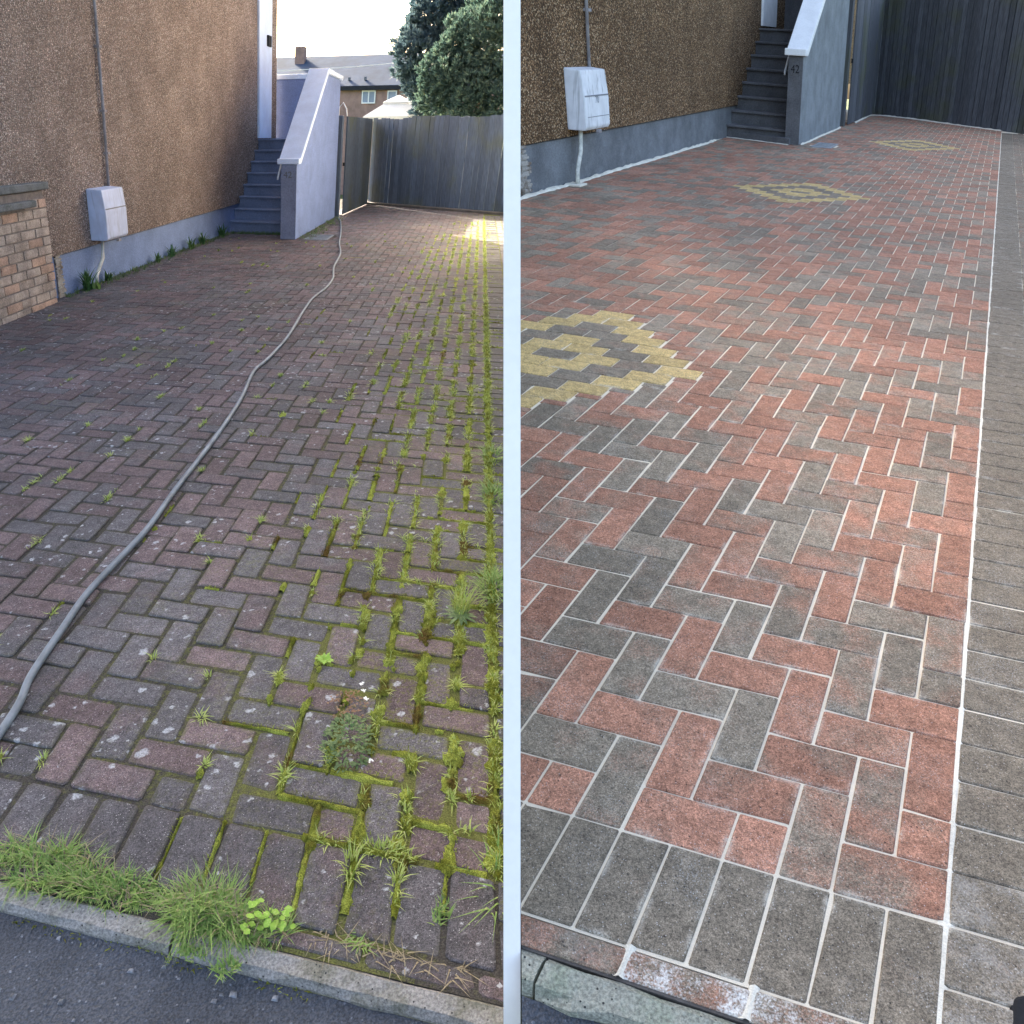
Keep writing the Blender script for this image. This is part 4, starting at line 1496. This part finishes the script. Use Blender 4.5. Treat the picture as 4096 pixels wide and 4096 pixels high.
# sprawling weed with a rusty crown and white flower heads
root = empty('sprawling_weed', PA.w((-3.9, 3.3, 0)), 'dense green sprawling weed with rusty stems and white flower heads', 'weed')
mb = MB()
for _ in range(330):
    a = R.uniform(0, 6.28)
    r = math.sqrt(R.random())
    x, y = -3.66 + .60 * r * math.cos(a), 3.05 + .95 * r * math.sin(a)
    z = .42 * (1 - r * r) * R.uniform(.4, 1.1)
    leaf(mb, (x, y, z), (math.cos(a) + R.uniform(-.6, .6), math.sin(a) + R.uniform(-.6, .6), R.uniform(.1, .7)), R.uniform(.1, .2), R.uniform(.05, .085))
mb.build('foliage', M['leaf_weed'], PA, root)
mb = MB()
for _ in range(90):
    a = R.uniform(0, 6.28)
    r = math.sqrt(R.random())
    x, y = -3.85 + .6 * r * math.cos(a), 4.3 + .55 * r * math.sin(a)
    leaf(mb, (x, y, R.uniform(.02, .2)), (R.uniform(-1, 1), R.uniform(-1, 1), R.uniform(.1, .7)), R.uniform(.08, .18), R.uniform(.03, .06))
mb.build('rusty_leaves', M['leaf_rust'], PA, root)
mb = MB()
for (x, y) in ((-3.5, 4.75), (-3.4, 4.45), (-3.6, 5.0), (-3.0, 2.3)):
    for _ in range(9):
        leaf(mb, (x + R.uniform(-.05, .05), y + R.uniform(-.05, .05), .3), (R.uniform(-1, 1), R.uniform(-1, 1), .5), .07, .05)
mb.build('flower_head', M['flower'], PA, root)

# small rosette and the tall weed by the border
mb = MB()
for i in range(17):
    a = i * 2.4
    leaf(mb, (-4.85, 6.1, .03), (math.cos(a), math.sin(a), .5), R.uniform(.22, .38), .1)
tag(mb.build('rosette_weed', M['leaf_lime'], PA), 'bright pale green rosette weed in a joint of the mossy driveway', 'weed')
root = empty('tall_weed', PA.w((-1.0, 9.6, 0)), 'tall feathery weed with grey green base leaves near the border', 'weed')
mb = MB()
for i in range(13):
    a = i * 2.4
    leaf(mb, (-1.0, 9.3, .05), (math.cos(a), math.sin(a), .35), R.uniform(.5, .8), .13)
mb.build('base_leaves', M['leaf_weed'], PA, root)
mb = MB()
tuft(mb, -1.0, 9.6, 70, 1.3, .26, .7, .035, 0)
mb.build('stems', M['blade_yel'], PA, root)
for (lab, x, y, n, h) in (('big green grass spray on the border strip, upper one', .15, 23.0, 110, .5), ('big green grass spray on the border strip, lower one', .15, 18.6, 130, .55), ('upright green grass spray low on the border line', .1, 11.2, 170, .6), ('small grass spray at the corner of the border strip', .05, -.1, 40, .45)):
    mb = MB()
    tuft(mb, x, y, n, h, .5, .9, .05, -.03, .9, 1.7)
    tag(mb.build('grass_spray', M['blade_grn'], PA), lab, 'grass', 'grass sprays on the border line')
mb = MB()
for _ in range(30):
    a = R.uniform(0, 6.28)
    leaf(mb, (-4.35 + R.gauss(0, .24), -2.25 + R.gauss(0, .13), R.uniform(.1, .55)), (math.cos(a), math.sin(a), R.uniform(0, .7)), R.uniform(.12, .24), R.uniform(.08, .15))
tag(mb.build('broad_leaf_weed', M['leaf_lime'], PA), 'bright lime broad leaved weed beside the kerb grass', 'weed')

# loose chips on the road
mb = MB()
for _ in range(170):
    x, y = R.uniform(-11.5, .4), -3.1 - 1.6 * R.random()
    s_ = .018 + .05 * R.random() ** 2.5
    vs = []
    for (a, b, c) in ((-1, -.8, 0), (1, -.7, 0), (.8, 1, 0), (-.9, .8, 0), (-.5, -.4, .8), (.6, -.4, .7), (.3, .5, .8)):
        vs.append((x + s_ * a * R.uniform(.7, 1.3), y + s_ * b * R.uniform(.7, 1.3), -.335 + s_ * c * R.uniform(.5, 1)))
    mb.add(vs, [(0, 1, 5, 4), (1, 2, 6, 5), (2, 3, 6), (3, 0, 4), (3, 4, 6), (4, 5, 6)])
tag(mb.build('loose_chips', M['chip'], PA), 'small pale stone chips scattered on the dark asphalt', 'stone chips', kind='stuff')
mb = MB()
for _ in range(40):
    tuft(mb, R.uniform(-9.5, -3.2), -3.06 + R.uniform(-.06, .04), 4, .12, .12, .12, .04, -.33)
ribbon_m = mm
tag(mb.build('gutter_moss', M['moss'], PA), 'sparse moss along the seam of kerb and asphalt', 'moss', kind='stuff')


# drain covers
def grate(plot, x0, x1, y0, y1, lab, n):
    root = empty('drain_grate', plot.w(((x0 + x1) / 2, (y0 + y1) / 2, 0)), lab, 'drain grate', 'drain grates by the stairs')
    m = MB()
    for (a, b, c, d) in ((x0, x1, y0, y0 + .4), (x0, x1, y1 - .4, y1), (x0, x0 + .3, y0 + .4, y1 - .4), (x1 - .3, x1, y0 + .4, y1 - .4)):
        m.box(a, b, c, d, -.3, .06)
    m.build('frame', M['grate'], plot, root)
    for i in range(n):
        yy = y0 + .5 + (y1 - y0 - 1.0) * i / n
        m = MB()
        m.box(x0 + .3, x1 - .3, yy, yy + (y1 - y0 - 1.0) / n * .55, -.25, .05)
        m.build('bar', M['grate'], plot, root)


grate(PB, -26.4, -23.4, 105.5, 111.5, 'grey slotted drain grate in clean paving by the slate stair', 8)
grate(PA, -26.2, -22.6, 101.0, 107.0, 'pale drain grate among weeds by the lilac grey stair wall', 6)

# sand beads left along the walls of the clean plot
mb = MB()


def bead(P, w, h):
    pts = catmull([(x, y, 0) for x, y in P], 14)
    vs, fs = [], []
    for i, p in enumerate(pts):
        a = pts[max(0, i - 1)]
        b = pts[min(len(pts) - 1, i + 1)]
        d = (b - a).normalized()
        nx, ny = -d.y, d.x
        ww = w * R.uniform(.6, 1.3)
        vs += [(p.x - nx * ww, p.y - ny * ww, .012), (p.x, p.y, h * R.uniform(.6, 1.2)), (p.x + nx * ww, p.y + ny * ww, .012)]
    for i in range(len(pts) - 1):
        fs += [(3 * i, 3 * i + 1, 3 * i + 4, 3 * i + 3), (3 * i + 1, 3 * i + 2, 3 * i + 5, 3 * i + 4)]
    mb.add(vs, fs)


bead([(-39.8, 50), (-39.75, 56), (-39.6, 62), (-39.8, 70), (-39.7, 80), (-39.8, 90), (-39.85, 100), (-40.6, 108.5)], .3, .22)
bead([(-28.2, 106.6), (-28.0, 112), (-28.1, 120), (-28.0, 130), (-28.1, 137)], .26, .18)
bead([(-27.5, 148), (-27.6, 160), (-27.2, 170), (-20, 168.6), (-10, 162.0), (0, 155.2)], .35, .2)
bead([(-40.5, 108.6), (-34, 106.8), (-29.6, 105.3)], .14, .1)
tag(mb.build('sand_bead', M['sandline'], PB, smooth=True), 'thin line of pale sand along the foot of the walls', 'sand line', kind='stuff')
# brushed sand heaped in the wide joint by the border and at the edging
mb = MB()


def strip(x0, y0, x1, y1, w, h=.0):
    L = math.hypot(x1 - x0, y1 - y0)
    n = max(2, int(L / .3))
    tx, ty = (x1 - x0) / L, (y1 - y0) / L
    vs, fs = [], []
    for i in range(n + 1):
        t = i / n
        ww = w * R.uniform(.7, 1.25)
        px, py = x0 + (x1 - x0) * t, y0 + (y1 - y0) * t
        vs += [(px + ty * ww, py - tx * ww, -.03), (px, py, -.004 + h * R.uniform(.3, 1)), (px - ty * ww, py + tx * ww, -.03)]
    for i in range(n):
        fs += [(3 * i, 3 * i + 1, 3 * i + 4, 3 * i + 3), (3 * i + 1, 3 * i + 2, 3 * i + 5, 3 * i + 4)]
    mb.add(vs, fs)


strip(.0, -1.86, .0, .2, .12, .01)
for i in range(14):
    strip(-.75 - 2.1 * (i - 1), -1.84, -.75 - 2.1 * (i - 1), -2.33, R.uniform(.05, .12), .03)
for (a, b) in ((.2, 20), (20, 60), (60, 150)):
    strip(0, a, 0, b, .075 if a < 20 else .09, .012)
tag(mb.build('loose_sand', M['sandline'], PB, smooth=True), 'loose pale sand in the border joint and on the edging', 'sand', kind='stuff')

# dark thing at the near corner of the clean paving
m = MB()
m.hexa([(.78, -3.2, -.3), (1.7, -3.2, -.3), (1.7, -.5, -.3), (1.06, -.8, -.3), (.80, -3.2, .02), (1.7, -3.2, .02), (1.7, -.5, .02), (1.06, -.8, .02)])
tag(m.build('black_corner_block', M['black'], PB, bevel=0.01), 'black block at the near right corner of the clean paving', 'edging board')

# ------------------------------------------------------------------ beyond the fence of the mossy plot
# garden gazebo canopy
root = empty('gazebo', PA.w((-26, 222, -2)), 'cream two tier gazebo canopy showing over the faded fence', 'gazebo')


def tier(zb, zt, hx, hy, cx, cyy, top, name):
    m = MB()
    n = 6
    vs = [(cx - hx, cyy - hy, zb), (cx + hx, cyy - hy, zb), (cx + hx, cyy + hy, zb), (cx - hx, cyy + hy, zb), (cx - top, cyy - top, zt), (cx + top, cyy - top, zt), (cx + top, cyy + top, zt), (cx - top, cyy + top, zt),
          (cx - hx, cyy - hy, zb - 1.0), (cx + hx, cyy - hy, zb - 1.0), (cx + hx, cyy + hy, zb - 1.0), (cx - hx, cyy + hy, zb - 1.0)]
    m.add(vs, [(0, 1, 5, 4), (1, 2, 6, 5), (2, 3, 7, 6), (3, 0, 4, 7), (4, 5, 6, 7), (8, 9, 1, 0), (9, 10, 2, 1), (10, 11, 3, 2), (11, 8, 0, 3)])
    return m.build(name, M['canopy'], PA, root)


tier(18.6, 22.0, 8.6, 8.6, -26.2, 223.5, 3.4, 'lower_canopy')
tier(22.3, 24.1, 3.9, 3.9, -26.2, 223.5, .15, 'upper_canopy')
for (x, y) in ((-34.4, 215.5), (-18, 215.5), (-34.4, 231.5), (-18, 231.5)):
    m = MB()
    m.tube([(x, y, -20), (x, y, 18.2)], .3, 6)
    m.build('pole', M['pipe_grey'], PA, root)

# terrace of houses across the back
root = empty('terraced_house', PA.w((-60, 405, -10)), 'distant brick terrace with long dark slate roof behind the fence', 'house')
m = MB()
m.box(-125, 4, 400, 470, -30, 35)
m.build('wall', M['farbrick'], PA, root)
m = MB()
m.prism([(398.5, 34.3), (471, 34.3), (471, 35.6), (436, 52.0), (434, 52.0), (398.5, 35.9)], -127, 6, 0)
rf = m.build('roof', M['roof'], PA, root)
m = MB()
m.box(-127, 6, 397.7, 398.5, 33.9, 35.7)
m.build('gutter', M['darkgap'], PA, root)
m = MB()
m.box(-103, -98, 425, 431, 44, 56)
m.build('chimney', M['farbrick'], PA, rf)
for (x0, x1, z0, z1, mull) in ((-62.6, -55.8, 28.0, 33.8, 2), (-50.0, -45.3, 28.1, 33.6, 1), (-40.2, -35.6, 28, 33.4, 1), (-82, -76, 28, 33.8, 2)):
    f = MB()
    t = .55
    y0 = 399.2
    for (a, b, c, d) in ((x0, x1, z0, z0 + t), (x0, x1, z1 - t, z1), (x0, x0 + t, z0 + t, z1 - t), (x1 - t, x1, z0 + t, z1 - t)):
        f.box(a, b, y0, y0 + .7, c, d)
    if mull == 2:
        xm = (x0 + x1) / 2
        f.box(xm - t / 2, xm + t / 2, y0, y0 + .7, z0 + t, z1 - t)
    fr = f.build('window', M['white'], PA, root)
    p = MB()
    p.box(x0 + t, x1 - t, y0 + .35, y0 + .75, z0 + t, z1 - t)
    p.build('pane', M['glass'], PA, fr)
for (x, z) in ((-70, 38.5), (-62.0, 38.6), (-45.5, 38.8)):
    m = MB()
    m.box(x - .5, x + .5, 403, 405, z, z + 1.4)
    m.build('roof_vent', M['chip'], PA, rf)

# overhead cable
m = MB()
m.tube([(-110, 300, 36.0), (-81.5, 300, 36.2), (-65.1, 300, 36.5), (-50, 300, 37.0), (-35.5, 300, 37.8), (-18, 300, 39.5), (-2, 300, 41)], .1, 5)
tag(m.build('overhead_cable', M['white'], PA), 'thin pale overhead cable sagging in front of the slate roof', 'cable')


# conifers
def conifer(lab, mat, blobs, base, n, leafL, seed):
    rr = random.Random(seed)
    root = empty('conifer_tree', PA.w(base), lab, 'tree', 'conifers behind the fence')
    m = MB()
    top = max(b[2] for b in blobs)
    m.tube([base, (base[0] + .5, base[1], top * .5), (base[0] + .2, base[1] + .5, top)], [1.4, .9, .25], 8)
    tr = m.build('trunk', M['bark'], PA, root, smooth=True)
    for b in blobs:
        lm = MB()
        lm.tube([(base[0] + .3, base[1], max(2, b[2] - 6)), ((base[0] + b[0]) / 2, (base[1] + b[1]) / 2, b[2] - 2), (b[0], b[1], b[2])], [.5, .35, .1], 5)
        lm.build('limb', M['bark'], PA, tr)
    mb = MB()
    tot = sum(b[3] ** 2 for b in blobs)
    for b in blobs:
        k = int(n * b[3] ** 2 / tot)
        for _ in range(k):
            z = rr.uniform(-1, 1)
            a = rr.uniform(0, 2 * math.pi)
            q = math.sqrt(1 - z * z)
            d = Vector((q * math.cos(a), q * math.sin(a), z))
            if d.y > .55:
                continue
            lump = 1 + .42 * noise.noise(Vector((b[0] + d.x * 1.9, d.y * 1.9 + b[2], d.z * 1.9)) * 1.6) + .16 * noise.noise(d * 6 + Vector((b[0], 0, 0)))
            rad = b[3] * lump * (rr.uniform(.55, 1.0) ** .45)
            c = Vector((b[0], b[1], b[2])) + d * rad
            if PA.w(c).x > -.12:
                continue
            out = (d + Vector((0, 0, .55))).normalized()
            for _k in range(6):
                dd = (out + Vector((rr.uniform(-.8, .8), rr.uniform(-.8, .8), rr.uniform(-.7, .7)))).normalized()
                L = leafL * rr.uniform(.6, 1.3)
                s = dd.cross(Vector((rr.uniform(-1, 1), rr.uniform(-1, 1), rr.uniform(-1, 1)))).normalized() * (L * .17)
                p0 = c + dd * (-L * .2)
                p1 = c + dd * L * .45
                p2 = c + dd * L
                if PA.w(p2).x > -.03:
                    continue
                mb.add([tuple(p0), tuple(p1 - s), tuple(p2), tuple(p1 + s)], [(0, 1, 2, 3)])
    cr = mb.build('crown', mat, PA, root)
    return root


conifer('blue green conifer behind and left of the brighter one', M['leaf_con2'], [(-20.5, 213, 33, 6.5), (-18, 214, 27, 6), (-17, 215, 41, 7), (-11, 216, 46, 8), (-23, 213, 36.5, 3.2), (-10, 216, 36, 8), (-16, 214, 21, 5), (-20, 214, 40, 4)], (-14, 217, -3), 6500, 1.5, 3)
conifer('bushy yellow green conifer spilling over the faded fence', M['leaf_con'], [(-13.5, 186, 22, 4.2), (-9, 184, 25, 6), (-3.5, 181, 22.5, 6), (-7, 186, 33, 6.5), (0, 182, 33, 7.5), (-14.5, 186, 27, 3.6), (2.5, 178, 21.5, 5.5), (-2, 186, 40, 6), (-10.5, 186, 30, 4.5), (-6, 180, 19.5, 4)], (-4, 189, -3), 8500, 1.15, 4)
